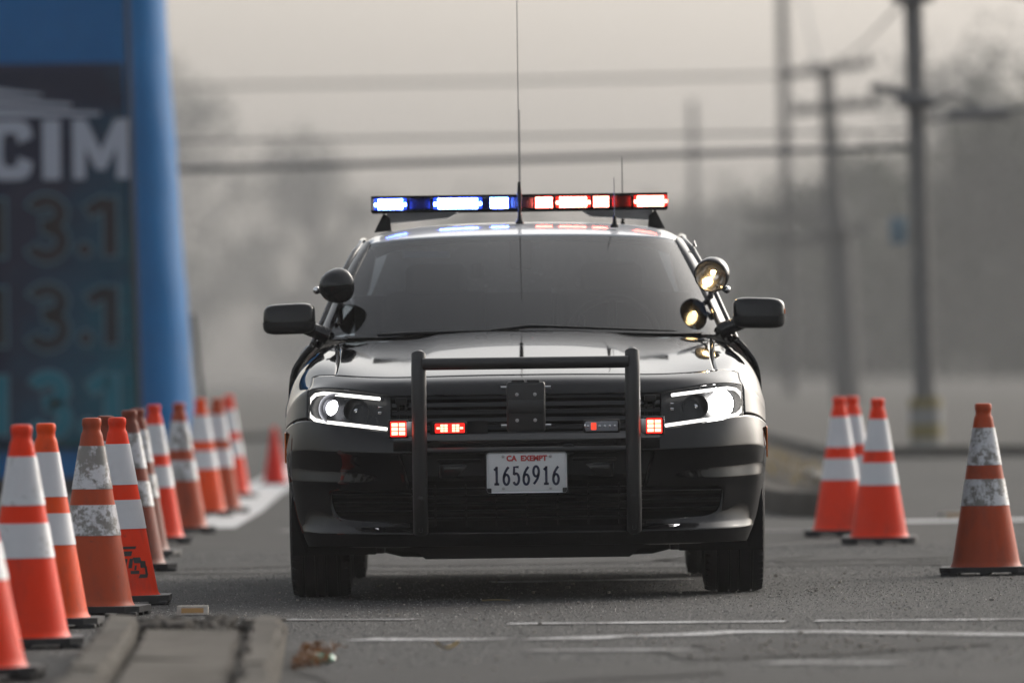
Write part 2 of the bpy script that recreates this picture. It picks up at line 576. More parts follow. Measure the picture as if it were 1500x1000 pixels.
line_strip([(-1.82, 16), (-1.86, 22), (-1.90, 30), (-1.93, 38), (-1.97, 60), (-2.1, 120)], .42, M['line3'])
line_strip(lerp2((-.1, 1.9), (.75, 2.0), 5), 0.28, M['line'])
# dark tar seams and an oily hollow
def seam(pts, w, name='tar_seam'):
    return line_strip(pts, w, M['patch'], name, .0035)
seam([(-4 + .28 * i, 4.4 + .10 * math.sin(i * 1.7) + .05 * random.random()) for i in range(30)], .42)
seam([(-4 + .25 * i, 5.9 + .22 * math.sin(i * 1.1)) for i in range(32)], .9)
seam([(1.2 + .2 * i, 4.9 + .06 * math.sin(i * 2.1)) for i in range(16)], .25)
def blob(name, cx, cy, rx, ry, z, mat):
    n = 28
    pts = [(cx + rx * (1 + .25 * math.sin(3 * t + 1) + .12 * random.random()) * math.cos(t), cy + ry * (1 + .2 * math.sin(2 * t) + .15 * random.random()) * math.sin(t), z) for t in [2 * math.pi * k / n for k in range(n)]]
    mb = MB(); mb.bm.faces.new([mb.bm.verts.new(p) for p in pts])
    return tag(mb.build(name, mat, smooth=False), kind='structure')
blob('road_patch', .98, -7.35, .42, .75, .0045, M['hollow'])
blob('road_patch', .70, -7.9, .25, .5, .0040, M['patch'])
blob('road_patch', -.1, -9.6, .55, .9, .0045, M['patch'])


# verge beyond the road on the right, with a far kerb line
def slab(name, poly, z0, z1, mat):
    mb = MB().prism(poly, lambda a, b, d: (a, b, z0 + d), z1 - z0)
    return tag(mb.build(name, mat, smooth=False), kind='structure')
verge = slab('verge', [(3.0, 50.5), (60, 46), (60, 1050), (2.4, 1050)], -.05, .10, M['verge'])
verge_l = slab('verge', [(-70, 84), (-3.0, 84), (-3.4, 1050), (-70, 1050)], -.05, .08, M['verge'])

# small planted island on the right: kerb stones round a bed of earth
isl = empty('traffic_island', (1.98, 36, 0)); tag(isl, kind='structure')
edge = [(-.12, -18.9), (.10, -18.4), (.22, -17.3), (.30, -12), (.34, -4), (.3, 10), (-.3, 10), (-.40, -4), (-.40, -12), (-.36, -17.0), (-.27, -18.3)]
mb = MB()
n = len(edge)
cols = 5; top = []
for j in range(46):
    y = -18.5 + 28 * j / 45
    w = .20 * min(1, (j + 1) / 4)
    top.append([(-.08 + w * (i / 4 * 2 - 1) + .0, y, .12 + .10 * math.sin(math.pi * i / 4) * (.6 + .5 * rng.random()) + .02 * rng.random()) for i in range(cols)])
mb.grid(top)
mb.build('earth_bed', M['dirt'], isl)
kerb_src = []
def kerb_run(path, parent, w, h, seg, mat):
    for a, b in zip(path[:-1], path[1:]):
        a = Vector((*a, 0)); b = Vector((*b, 0))
        L = (b - a).length; k = max(1, round(L / seg)); t = (b - a).normalized(); ang = math.atan2(t.y, t.x)
        for i in range(k):
            c = a + t * (L * (i + .5) / k)
            MB().box((c.x, c.y, h / 2 - .01 + random.uniform(-.004, .004)), (L / k - .008, w, h + .02), Matrix.Rotation(ang + random.uniform(-.01, .01), 3, 'Z'), .022, 3).build('kerb_stone', mat, parent)
kerb_run(edge + [edge[0]], isl, .13, .15, 1.2, M['concrete'])
for i, (x, y, s) in enumerate([(-.15, -17.4, .05), (.02, -16.4, .045), (.12, -17.9, .06), (-.1, -15.2, .07), (.05, -13.8, .05), (-.02, -18.3, .035), (.14, -15.6, .04)]):
    bm = bmesh.new(); bmesh.ops.create_icosphere(bm, subdivisions=2, radius=s)
    for v in bm.verts: v.co = v.co * (1 + random.uniform(-.18, .18)); v.co.z *= .6
    me = bpy.data.meshes.new('rock'); bm.to_mesh(me); bm.free()
    o = link_mesh('rock', me, M['stone'], isl, True); o.location = (x, y, .22)
# dry weeds on the island: uncountable
vs, fs = [], []
for i in range(700):
    x = rng.normal(-.05, .12); y = rng.uniform(-18, 8); h = rng.uniform(.04, .13); a = rng.uniform(0, 6.28); z = .17
    dx, dy = .006 * math.cos(a), .006 * math.sin(a); lx, ly = rng.normal(0, .03, 2)
    k = len(vs); vs += [(x - dx, y - dy, z), (x + dx, y + dy, z), (x + lx, y + ly, z + h)]; fs.append((k, k + 1, k + 2))
me = bpy.data.meshes.new('dry_weeds'); me.from_pydata(vs, [], fs)
w = link_mesh('dry_weeds', me, M['weed'], isl); w['kind'] = 'stuff'

# foreground concrete island (near end of a narrow median)
fi = empty('concrete_median', (0, 0, 0)); tag(fi, kind='structure')
H1 = .12
def block(name, poly, h, mat=None, bev=.018):
    b2 = bmesh.new()
    f = [b2.verts.new((x, y, -.01)) for x, y in poly]; k = [b2.verts.new((x, y, h)) for x, y in poly]
    n = len(poly)
    tf = b2.faces.new(k); b2.faces.new(f[::-1])
    for i in range(n):
        b2.faces.new((f[i], f[(i + 1) % n], k[(i + 1) % n], k[i]))
    bmesh.ops.bevel(b2, geom=[e for e in b2.edges if all(v.co.z > 0 for v in e.verts)], offset=bev, segments=3, affect='EDGES')
    bmesh.ops.subdivide_edges(b2, edges=[e for e in b2.edges if e.calc_length() > .3], cuts=16, use_grid_fill=True)
    for v in b2.verts:
        if v.co.z > .03:
            q = v.co * 4.5; q2 = v.co * 17
            v.co += mnoise.noise_vector(q) * .020 + mnoise.noise_vector(q2) * .010
            v.co.z -= max(0, mnoise.noise(v.co * 7.0 + Vector((5, 3, 1))) - .25) * .06
    bmesh.ops.recalc_face_normals(b2, faces=b2.faces)
    me = bpy.data.meshes.new(name); b2.to_mesh(me); b2.free()
    o = link_mesh(name, me, mat or M['concrete'], fi, True); me.set_sharp_from_angle(angle=R(45))
    return o
def lane(x0, x1, ya, yb, t0, t1, g=.006):
    """strip between lateral fractions, converging with the median's own taper"""
    def X(t, y):
        k = (y + 6.8) / (-16 + 6.8)
        return (-1.33 + .20 * k * 1.05) + t * ((.585) - 0.02 * k)
    return [(X(t0, ya) + g, ya), (X(t1, ya) - g, ya), (X(t1, yb) - g, yb), (X(t0, yb) + g, yb)]
ys = [-6.95, -8.35, -9.9, -11.9, -14.0, -16.5]
for i in range(5):
    block('kerb_stone', lane(0, 0, ys[i] - .02, ys[i + 1] + .02, 0, .22), H1 + random.uniform(-.004, .004))
    block('kerb_stone', lane(0, 0, ys[i] - .02 - (.15 if i == 0 else 0), ys[i + 1] + .02, .80, 1.0), H1 + random.uniform(-.004, .006))
ys2 = [-7.9, -10.6, -13.2, -16.5]
for i in range(3):
    block('paving_slab', lane(0, 0, ys2[i] - .015, ys2[i + 1] + .015, .23, .79), H1 - .022 + random.uniform(-.006, .006))
block('end_stone', [(-.90, -7.02), (-.765, -6.86), (-.745, -7.10), (-.88, -7.14)], H1 - .01)
# broken pocket filled with rubble between the end stones
vsum = MB()
for i in range(260):
    s = random.uniform(.012, .05); x = random.uniform(-1.19, -.90); y = random.uniform(-7.85, -6.95)
    vsum.box((x, y, random.uniform(.05, .112)), (s, s * random.uniform(.6, 1.3), s * .7), Matrix.Rotation(random.uniform(0, 3), 3, 'Z') @ Matrix.Rotation(random.uniform(-.5, .5), 3, 'X'), s * .12, 1)
rb = vsum.build('rubble', mat_concrete('broken_concrete', (.10, .09, .08)), fi); rb['kind'] = 'stuff'
MB().box((-1.045, -7.41, .02), (.32, .96, .05), None, .01).build('mortar_bed', M['dirt'], fi)

# ------------------------------------------------------------------ road bits
def marker(x, y, rz, label):
    r = empty('road_marker', (x, y, .0), rz); tag(r, label, 'road marker')
    b2 = MB()
    prof = [(-.05, 0), (-.034, .022), (.034, .022), (.05, 0)]
    b2.prism(prof, lambda a, b, d: (-.05 + d, a, b + .002), .10)
    b2.build('marker_body', M['stone'], r, smooth=False)
    MB().quad((-.036, -.0475, .007), (.036, -.0475, .007), (.036, -.0395, .019), (-.036, -.0395, .019)).build('reflector', M['amber_old'], r, smooth=False)
    return r
m1 = marker(-1.20, -2.55, 0, 'small pale raised road marker just behind the broken concrete median'); m1.scale = (1.15, 1.15, 1.5)
marker(2.55, 16.4, .2, 'small pale raised road marker on asphalt beyond the dirty right cone').scale = (1.4, 1.4, 1.3)

def leaf_mesh(name, L, W, mat, curl=.3):
    P = []
    for i in range(7):
        t = i / 6; w = W * math.sin(math.pi * min(1, t * .95 + .03)) ** .8
        P.append([(L * (t - .5), w * s, curl * L * ((t - .5) ** 2) + abs(s) * .3 * W + .004) for s in (-1, -.5, 0, .5, 1)])
    o = MB().grid(P).build(name, mat)
    return o
yl = leaf_mesh('fallen_leaf', .075, .022, M['yellowleaf'], 1.1); yl.location = (-.22, -7.3, .006); yl.rotation_euler.z = .15
tag(yl, 'curled yellow leaf lying on the asphalt in front of the car', 'leaf')
vs, fs = [], []
for i in range(300):
    x = -.675 + abs(rng.normal(0, .040)); y = rng.uniform(-8.9, -6.9); a = rng.uniform(0, 6.28); s = rng.uniform(.008, .022); z = rng.uniform(.006, .03)
    ca, sa = math.cos(a) * s, math.sin(a) * s; t = rng.normal(0, .008)
    k = len(vs); vs += [(x - ca, y - sa, z), (x + sa * .5, y - ca * .5, z + t), (x + ca, y + sa, z + abs(t)), (x - sa * .5, y + ca * .5, z - t * .5)]; fs.append((k, k + 1, k + 2, k + 3))
me = bpy.data.meshes.new('dead_leaves'); me.from_pydata(vs, [], fs)
tag(link_mesh('dead_leaves', me, M['deadleaf']), kind='stuff')
b2 = bmesh.new(); bmesh.ops.create_icosphere(b2, subdivisions=2, radius=.03)
for v in b2.verts: v.co = Vector((v.co.x * 1.7, v.co.y * 1.0, v.co.z * .55)) * (1 + random.uniform(-.2, .2))
me = bpy.data.meshes.new('plastic_scrap'); b2.to_mesh(me); b2.free()
o = link_mesh('plastic_scrap', me, M['scrap'], None, False); o.location = (-.60, -8.3, .016)
tag(o, 'crumpled green plastic scrap among dead leaves beside the median', 'litter')
for (x, y, a, L, lab) in [(-.075, -1.25, .1, .055, 'short dry twig on the asphalt near the middle of the car'), (.27, .0, -.5, .02, None)]:
    if lab:
        o = MB().tube([(-L, 0, .008), (0, .006, .010), (L, -.004, .007)], .003, 6).build('twig', M['weed']); o.location = (x, y, 0); o.rotation_euler.z = a
        tag(o, lab, 'twig')
gm = MB()
for i in range(330):
    x = rng.uniform(-1.0, 3.0); y = rng.uniform(-12, 3); s = abs(rng.normal(.004, .003)) + .003
    gm.box((x, y, s * .4 + .004), (s, s * rng.uniform(.7, 1.5), s * .8), Matrix.Rotation(rng.uniform(0, 3), 3, 'Z'), s * .15, 1)
for i in range(80):
    x = rng.normal(.95, .24); y = rng.normal(-7.4, .5); s = abs(rng.normal(.003, .004)) + .003
    gm.box((x, y, s * .4 + .005), (s, s * rng.uniform(.7, 1.5), s * .8), Matrix.Rotation(rng.uniform(0, 3), 3, 'Z'), s * .15, 1)
tag(gm.build('road_grit', M['stone']), kind='stuff')

# protruding aggregate of the worn asphalt, dense where the lens is sharp
M['aggregate'], _nt, _b = new_mat('aggregate')
_v = coords(_nt)
_n = N(_nt, 'ShaderNodeTexWhiteNoise'); _sn = N(_nt, 'ShaderNodeVectorMath', operation='SNAP'); _sn.inputs[1].default_value = (.011, .011, 1)
_nt.links.new(_v, _sn.inputs[0]); _nt.links.new(_sn.outputs[0], _n.inputs['Vector'])
_r = ramp(_nt, _n.outputs['Value'], [(0, (.028, .028, .029)), (.6, (.06, .06, .06)), (.9, (.12, .118, .114)), (1, (.26, .25, .235))])
_nt.links.new(_r.outputs[0], _b.inputs['Base Color'])
_b.inputs['Roughness'].default_value = .6
NA = 90000
ax = rng.uniform(-2.2, 3.2, NA); ay = rng.uniform(-9.5, 9, NA)
keep = ~((ax > -1.45) & (ax < -.6) & (ay < -6.8))
ax, ay = ax[keep], ay[keep]; NA = len(ax)
sz = rng.uniform(.0024, .0060, NA); ang = rng.uniform(0, 6.28, NA)
el = rng.uniform(.7, 1.4, NA)
dirs = np.array([[1, 0], [0, 1], [-1, 0], [0, -1]])
V = np.zeros((NA, 5, 3))
for k in range(4):
    dx = dirs[k, 0] * sz * el; dy = dirs[k, 1] * sz / el
    V[:, k, 0] = ax + dx * np.cos(ang) - dy * np.sin(ang); V[:, k, 1] = ay + dx * np.sin(ang) + dy * np.cos(ang); V[:, k, 2] = -.0005
V[:, 4, 0] = ax + rng.normal(0, .001, NA); V[:, 4, 1] = ay + rng.normal(0, .001, NA); V[:, 4, 2] = sz * rng.uniform(.35, .8, NA)
b0 = (np.arange(NA) * 5)[:, None]
Fa = np.concatenate([b0 + np.array([[k, (k + 1) % 4, 4]]) for k in range(4)])
me = bpy.data.meshes.new('road_aggregate'); me.from_pydata(V.reshape(-1, 3).tolist(), [], Fa.tolist())
tag(link_mesh('road_aggregate', me, M['aggregate']), kind='stuff')

# ------------------------------------------------------------------ cones
def cone_r(z):
    return .142 - (.142 - .0365) * (z - .035) / (.66 - .035)
CONE_PROF = [(.150, .034), (.146, .040), (.1415, .046)] + [(cone_r(z), z) for z in np.linspace(.06, .645, 14)] + [(.0365, .655), (.0325, .662), (.0315, .678), (.0345, .686), (.0345, .702), (.031, .709), (.022, .711)]
cache = {}
def cone_meshes(om, bm_):
    key = (om, bm_)
    if key in cache: return cache[key]
    d = {}
    b = MB().lathe(CONE_PROF, 48, cap1=True).build('cone_body', M[om]); d['cone_body'] = [b]
    d['reflective_band'] = []
    if bm_:
        for z0, z1 in ((.455, .610), (.288, .398)):
            zz = np.linspace(z0, z1, 5)
            prof = [(cone_r(z0) - .001, z0)] + [(cone_r(z) + .0022, z) for z in zz] + [(cone_r(z1) - .001, z1)]
            d['reflective_band'].append(MB().lathe(prof, 48).build('reflective_band', M[bm_]))
    base = MB()
    c = .045; h = .186
    oct_ = [(-h + c, -h), (h - c, -h), (h, -h + c), (h, h - c), (h - c, h), (-h + c, h), (-h, h - c), (-h, -h + c)]
    base.prism(oct_, lambda a, b, dd: (a, b, .014 + dd), .022)
    for fx in (-.145, 0, .145):
        for fy in (-.145, 0, .145):
            if fx or fy:
                base.box((fx, fy, .0085), (.07 if fx else .035, .07 if fy else .035, .015), None, .003, 1)
    d['cone_base'] = [base.build('cone_base', M['conebase'])]
    cache[key] = d
    for L in d.values():
        for o in L:
            COL.objects.unlink(o)
    return d
first = {}
def cone(x, y, om, bm_, label, scale=1.03, rz=None, logo=False, tilt=(0, 0)):
    r = empty('traffic_cone', (x, y, .0), random.uniform(-.12, .12) if rz is None else rz)
    r.rotation_euler.x, r.rotation_euler.y = tilt[0] + random.uniform(-.012, .012), tilt[1] + random.uniform(-.012, .012)
    r.scale = (scale * random.uniform(.97, 1.03), scale * random.uniform(.97, 1.03), scale * random.uniform(.99, 1.01))
    tag(r, label, 'traffic cone', 'traffic cones')
    for nm, L in cone_meshes(om, bm_).items():
        for o in L:
            c = o.copy(); COL.objects.link(c); c.parent = r; c.name = nm
    if logo:                       # black stencilled mark wrapped on the lower body
        def on(a, z, d):
            rr = cone_r(z - .010) + .0014 + d
            return (rr * math.sin(a * 1.15 + .46), -rr * math.cos(a * 1.15 + .46), z - .010)
        mk = MB()
        def patch(a0, a1, z0, z1, sk=0.0, n=6):
            P = [[on(a0 + (a1 - a0) * i / n + sk * j, z0 + (z1 - z0) * j / 3, 0) for i in range(n + 1)] for j in range(4)]
            mk.grid(P)
        patch(-.40, .10, .222, .232, .015)
        patch(-.46, -.05, .196, .214, .015)
        patch(.02, .26, .168, .190, -.01)
        patch(.20, .40, .150, .176, .0)
        patch(-.10, .14, .128, .140, .0)
        patch(.10, .38, .112, .126, .02)
        patch(-.34, -.22, .150, .186, .02); patch(-.16, -.06, .150, .186, .02); patch(.0, .06, .142, .160, .01)
        patch(.34, .43, .124, .156, .0)
        mk.build('stencil_mark', M['ink'], r)
    return r
cone(-1.70, -10.9, 'orange', 'band_mid', 'bright orange cone cut off by the lower left photo corner')
cone(-1.600, -9.35, 'orange', 'band_mid', 'bright orange cone half out of view, next to the concrete median', tilt=(0, -.03))
cone(-1.620, -6.29, 'orange', 'band_mid', 'tall bright orange cone with lightly scuffed white bands, first whole one from the left', tilt=(0, -.012))
cone(-1.667, -3.93, 'orange_mid', 'band_clean', 'orange cone with black scrape low on it, between bright and faded cones')
cone(-1.577, -2.387, 'orange_faded', 'band_dirty', 'faded cone with badly stained white bands at the corner of the median')
cone(-1.675, 1.0, 'orange_brown', 'band_dirty', 'brownish cone mostly hidden behind the faded cone and the stencilled cone', rz=.1)
cone(-1.54, -.859, 'orange', 'band_clean', 'bright clean orange cone with a black stencilled mark', logo=True, rz=.0)
cone(-1.736, 4.885, 'orange_brown', 'band_dirty', 'brown weathered cone right behind the stencilled cone')
cone(-1.85, 8.2, 'orange_brown', 'band_dirty', 'brown weathered cone half hidden by another brown cone')
cone(-1.901, 11.675, 'orange', 'band_mid', 'red orange cone with grey bands in front of the arch edge')
cone(-1.874, 14.612, 'orange_faded', 'band_dirty', 'faded orange cone with dirty bands beside the blue arch')
cone(-1.947, 20.247, 'orange_mid', 'band_clean', 'orange cone with clean white bands, third from the end of the row')
cone(-1.901, 21.6, 'orange_faded', 'band_mid', 'faded cone squeezed between two brighter cones near the row end')
cone(-2.043, 28.642, 'orange', 'band_mid', 'small looking red cone at the far end of the left row')
cone(-1.897, 35.425, 'pink', None, 'small plain red cone without bands beside the police car', .66)
cone(1.712, 11.179, 'orange', 'band_clean', 'clean bright orange cone nearest the car on the right side')
cone(1.845, 12.9, 'orange', 'band_clean', 'clean orange cone hidden behind the two bright right cones')
cone(1.828, 9.091, 'orange', 'band_clean', 'clean bright orange cone in front of the right hand pair')
cone(2.000, 2.174, 'orange_faded', 'band_dirty', 'faded dirty cone standing alone at the far right')

# ------------------------------------------------------------------ inflatable arch leg with printed banner
AY = 33.5
arch = empty('inflatable_arch', (-3.62, AY, 0)); tag(arch, 'blue inflatable arch leg with dark race banner behind the left cones', 'inflatable arch')
P = []
for j in range(37):
    z = 5.6 * j / 36
    hw = 1.19 - .058 * z + .004 * math.sin(z * 5.0) - (.06 * (1 - z / .3) if z < .3 else 0)
    hd = .95 - .03 * z
    row = []
    for k in range(49):
        a = 2 * math.pi * k / 48
        e = 3.4
        ca, sa = math.cos(a), math.sin(a)
        q = (abs(ca) ** e + abs(sa) ** e) ** (-1 / e)
        pu = 1 + .003 * math.sin(a * 9 + z * 5) + .002 * math.sin(z * 17 + a * 2)
        row.append((hw * q * ca * pu, hd * q * sa * pu, z))
    P.append(row)
mb = MB().grid(P)
bmesh.ops.remove_doubles(mb.bm, verts=mb.bm.verts, dist=.0005)
mb.build('inflated_leg', M['vinyl'], arch, angle=0)
# curved crosspiece going off to the left
def arcp(t):
    a = t * math.pi / 2
    return Vector((-1.9 + 1.9 * math.cos(a) - (0 if t < 1 else 0), 0, 5.5 + 1.6 * math.sin(a)))
mb = MB().tube([arcp(i / 14) for i in range(15)] + [(-4.5, 0, 7.1), (-8, 0, 7.1)], .92, 32)
mb.build('inflated_crosspiece', M['vinyl'], arch)
FRONT = -1.0
# banner: slightly rippled sheet stretched over the front face
P = []
for j in range(41):
    z = .34 + (3.27 - .34) * j / 40
    row = []
    for i in range(33):
        x = -1.45 + (2.245 - .038 * (z - .3)) * i / 32
        rip = .012 * math.sin(x * 5 + z * 3.1) + .008 * math.sin(x * 13 - z * 4) + .006 * math.sin(z * 19 + x * 3)
        edge_ = max(0, (x - .45)) ** 2 * .35
        row.append((x, FRONT + rip * .5 + edge_, z))
    P.append(row)
ban = MB().grid(P).build('banner', M['banner'], arch)
sol = ban.modifiers.new('thick', 'SOLIDIFY'); sol.thickness = .004; sol.offset = 1
def bx(px, z=None):     # lateral place on the banner in arch coordinates
    return px + 3.62
def on_banner(o, lift=.016):
    o.location.y = FRONT - lift
    return o
mb = MB()
fn = lambda a, b, d: (a, d, b)
def poly(mb, pts): mb.prism([(bx(a), b) for a, b in pts], fn, .003)
# letters C I M
zb, zt = 2.385, 2.84
mm = MB(); poly(mm, [(-3.325, zb), (-3.325, zt), (-3.222, zt), (-3.112, zt - .24), (-3.002, zt), (-2.90, zt), (-2.90, zb), (-2.995, zb), (-2.995, zt - .215), (-3.078, zt - .385), (-3.146, zt - .385), (-3.23, zt - .215), (-3.23, zb)])
on_banner(mm.build('banner_letter', M['banner_white'], arch, smooth=False))
mm = MB(); poly(mm, [(-3.555, zb), (-3.555, zt), (-3.42, zt), (-3.42, zb)])
on_banner(mm.build('banner_letter', M['banner_white'], arch, smooth=False))
def round_rect_c(x0, x1, z0, z1, th):
    mm = MB(); o_, i_ = [], []
    cx, cz = (x0 + x1) / 2, (z0 + z1) / 2
    hw, hh = (x1 - x0) / 2, (z1 - z0) / 2
    A = [R(a) for a in np.linspace(22, 338, 40)]
    for a in A:
        e = 4.0; ca, sa = math.cos(a), math.sin(a)
        q = (abs(ca) ** e + abs(sa) ** e) ** (-1 / e)
        o_.append((bx(cx + hw * q * ca), 0, cz + hh * q * sa))
        i_.append((bx(cx + (hw - th) * q * ca), 0, cz + (hh - th * .9) * q * sa))
    mm.grid([o_, i_])
    return mm
cm = round_rect_c(-3.97, -3.632, zb, zt, .11).build('banner_letter', M['banner_white'], arch, smooth=False); on_banner(cm)
# wing-like stripes above the letters
for pts in ([(-4.7, 3.20), (-3.56, 3.035), (-3.555, 3.015), (-4.7, 3.10)], [(-4.7, 3.075), (-3.335, 2.962), (-3.33, 2.935), (-4.7, 2.99)], [(-4.7, 2.965), (-3.115, 2.895), (-3.11, 2.868), (-4.7, 2.862)]):
    mm = MB(); poly(mm, pts); on_banner(mm.build('banner_stripe', M['banner_white'], arch, smooth=False))
def arc(cx, cy, rx, ry, a0, a1, n=14):
    return [(cx + rx * math.cos(R(a0 + (a1 - a0) * i / n)), cy + ry * math.sin(R(a0 + (a1 - a0) * i / n))) for i in range(n + 1)]
SIX = [(.80, .98), (.55, .84), (.32, .66), (.19, .46)] + arc(.5, .28, .34, .28, 165, 520, 22)
STROKES = {'1': [[(.22, .80), (.40, .88), (.53, 1.0), (.53, .0)], [(.22, .03), (.84, .03)]], '6': [SIX],
           'I': [[(.06, .76), (.30, .86), (.52, .93)], [(.62, 1.0), (.62, .0)]],
           '3': [arc(.42, .745, .36, .215, 158, -88, 18) + [(.30, .52)], arc(.42, .26, .40, .245, 88, -158, 18)],
           '9': [[(1 - a, 1 - b) for a, b in SIX]], '5': [[(.82, .97), (.24, .97), (.21, .55)] + arc(.48, .31, .36, .31, 128, -150, 18)]}
def stroke_digits(txt, x0, z0, w, h, pitch, wid, pad=0.0):
    mb = MB()
    for n_, ch in enumerate(txt):
        for st__ in STROKES[ch]:
            p = [Vector((x0 + pitch * n_ + a * w, z0 + b * h)) for a, b in st__]
            if pad:
                p[0] = p[0] + (p[0] - p[1]).normalized() * pad; p[-1] = p[-1] + (p[-1] - p[-2]).normalized() * pad
            L, Q = [], []
            for i, q in enumerate(p):
                t = (p[min(len(p) - 1, i + 1)] - p[max(0, i - 1)]).normalized(); nn = Vector((-t.y, t.x)) * wid / 2
                L.append((q.x + nn.x, 0, q.y + nn.y)); Q.append((q.x - nn.x, 0, q.y - nn.y))
            mb.grid([L, Q])
    return mb
for z0, fill in ((1.80, 'digit_dark'), (1.125, 'digit_mid'), (.455, 'digit_teal')):
    for dx in (0, -1.02):
        for wid, mat, lift, pad in ((.132, 'banner_edge', .020, .012), (.104, fill, .024, 0)):
            for ch, xa in (('I', -4.085), ('3', -3.66), ('I', -3.235)):
                o = stroke_digits(ch, bx(xa + dx), z0, .30, .44, 0, wid, pad).build('banner_digit', M[mat], arch, smooth=False)
                o.location.y = FRONT - lift
            mm = MB(); mm.bm.faces.new([mm.bm.verts.new((bx(-3.245 + dx) + (.066 if lift < .022 else .053) * math.cos(a), 0, z0 + .052 + (.066 if lift < .022 else .053) * math.sin(a))) for a in np.linspace(0, 6.1, 22)])
            o = mm.build('banner_digit', M[mat], arch, smooth=False); o.location.y = FRONT - lift
MB().tube([(bx(-2.83 - .019 * (z)), FRONT - .035 + max(0, (bx(-2.83 - .019 * z) - .45)) ** 2 * .35, z) for z in np.linspace(.25, 4.0, 14)], .018, 8).build('edge_cord', M['cord'], arch)
MB().tube([(1.165, -.2, 1.35), (1.20, -.25, 1.0), (1.24, -.3, .6), (1.33, -.4, .02)], .018, 8).build('tether_strap', M['cord'], arch)
mb = MB()
mb.box((0, -.2, .05), (2.35, 1.8, .14), None, .03)
mb.build('ground_skirt', M['ink'], arch)

# ------------------------------------------------------------------ utility poles and lines
def pole(name, base, h, r0, r1, lean, label, arms, extra=None):
    r = empty(name, base); tag(r, label, 'utility pole', 'utility poles in the haze')
    r.rotation_euler.y = lean
    n = 8
    MB().tube([(0, 0, h * i / n - .1) for i in range(n + 1)], r0, 16, True, [r0 + (r1 - r0) * i / n for i in range(n + 1)]).build('pole_shaft', M['wood'], r)
    for (z, L, off, t, ang, ins) in arms:
        a = MB().box((off, -r0 * .9, z), (L, .10 * t, .12 * t), Matrix.Rotation(ang, 3, 'Y'), .01, 1).build('crossarm', M['wood'], r)
        for k in range(ins):
            u = (k / max(1, ins - 1) - .5) * .9 * L
            MB().lathe([(.02, 0), (.045, .03), (.03, .06), (.05, .09), (.02, .13)], 10, Matrix.Translation((off + u, -r0 * .9, z + .06 * t - u * math.sin(ang)))).build('insulator', M['wire'], a)
    return r
p1 = pole('utility_pole', (4.09, 53, 0), 11, .108, .072, R(-1.0), 'nearest dark utility pole with a yellow and white guard at its foot', [])
MB().box((.62, -.15, 3.35), (.62, .16, .12), None, .03).build('street_equipment', M['wire'], p1)
MB().tube([(.1, -.1, 3.42), (.35, -.14, 3.55), (.62, -.15, 3.42)], .025, 8).build('bracket', M['wire'], p1)
MB().box((0, -.03, 4.55), (.42, .30, .16), None, .04).build('pole_collar', M['wire'], p1)
MB().box((-.28, -.1, 3.62), (.35, .1, .08), Matrix.Rotation(R(12), 3, 'Y'), .02).build('bracket', M['wire'], p1)
MB().box((-.02, -.05, 3.50), (.36, .34, .12), None, .03).build('pole_collar', M['wire'], p1)
MB().box((-.22, -.12, 2.22), (.17, .02, .26), None, .004).build('sign_plate', M['signblue'], p1)
for k, (z0, z1, m) in enumerate([(0.0, .16, 'wrapw'), (.16, .30, 'wrapy'), (.30, .46, 'wrapw'), (.46, .56, 'wrapy')]):
    MB().lathe([(.165, z0), (.165, z1)], 20, cap0=True, cap1=True).build('guard_wrap', M[m], p1)
p2 = pole('utility_pole', (6.35, 136, 0), 6.75, .22, .13, R(-2.3), 'leaning utility pole with two slanted crossarms', [(6.55, 1.78, -.03, 1.3, R(-5), 4), (5.82, 1.66, .13, 1.5, R(-2.5), 4), (3.42, 1.05, .07, 1.2, 0, 2)])
MB().tube([(.12, .0, 0), (.10, 0, 3.3), (.02, 0, 4.5)], .22, 14, True, [.22, .21, .08]).build('pole_splint', M['wood'], p2)
p3 = pole('utility_pole', (7.45, 205, 0), 15, .16, .13, R(-.5), 'pale distant utility pole with low faint crossarms, behind the leaning one', [(4.95, 2.2, 0, 1.8, 0, 3), (4.25, 2.2, 0, 1.8, 0, 3)])
p4 = pole('utility_pole', (8.4, 370, 0), 13, .20, .15, R(-.5), 'faintest utility pole just right of the car roof', [])

def wire(pts, r, label, group='overhead lines'):
    o = MB().tube(pts, r, 6).build('power_line', M['wire'])
    tag(o, label, 'power line', group)
    return o
def sag(a, b, s, n=16):
    a = Vector(a); b = Vector(b)
    return [tuple(a.lerp(b, i / n) - Vector((0, 0, s * 4 * (i / n) * (1 - i / n)))) for i in range(n + 1)]
wire(sag((-14, 53, 2.72), (4.0, 53, 3.04), .0), .030, 'thick overhead cable crossing behind the light bar')
wire(sag((-14, 53.5, 3.20), (4.0, 53, 3.20), .0), .012, 'thin overhead line just above the thick cable')
wire(sag((-20, 140, 6.55), (6.1, 136, 6.45), .06), .028, 'high overhead line sagging across the pale sky')
wire(sag((6.2, 136, 6.6), (4.1, 53, 4.70), .1), .016, 'overhead line from the leaning pole to the nearest pole')
wire(sag((4.1, 53, 4.72), (14, 66, 4.1), .2), .018, 'overhead line leaving the nearest pole to the right edge')
wire(sag((4.15, 53, 3.3), (13, 30, 5.6), .5), .022, 'overhead line rising from the nearest pole out of view')
wire(sag((7.3, 205, 14.0), (6.1, 136, 5.9), .2), .03, 'steep overhead line above the leaning crossarms')

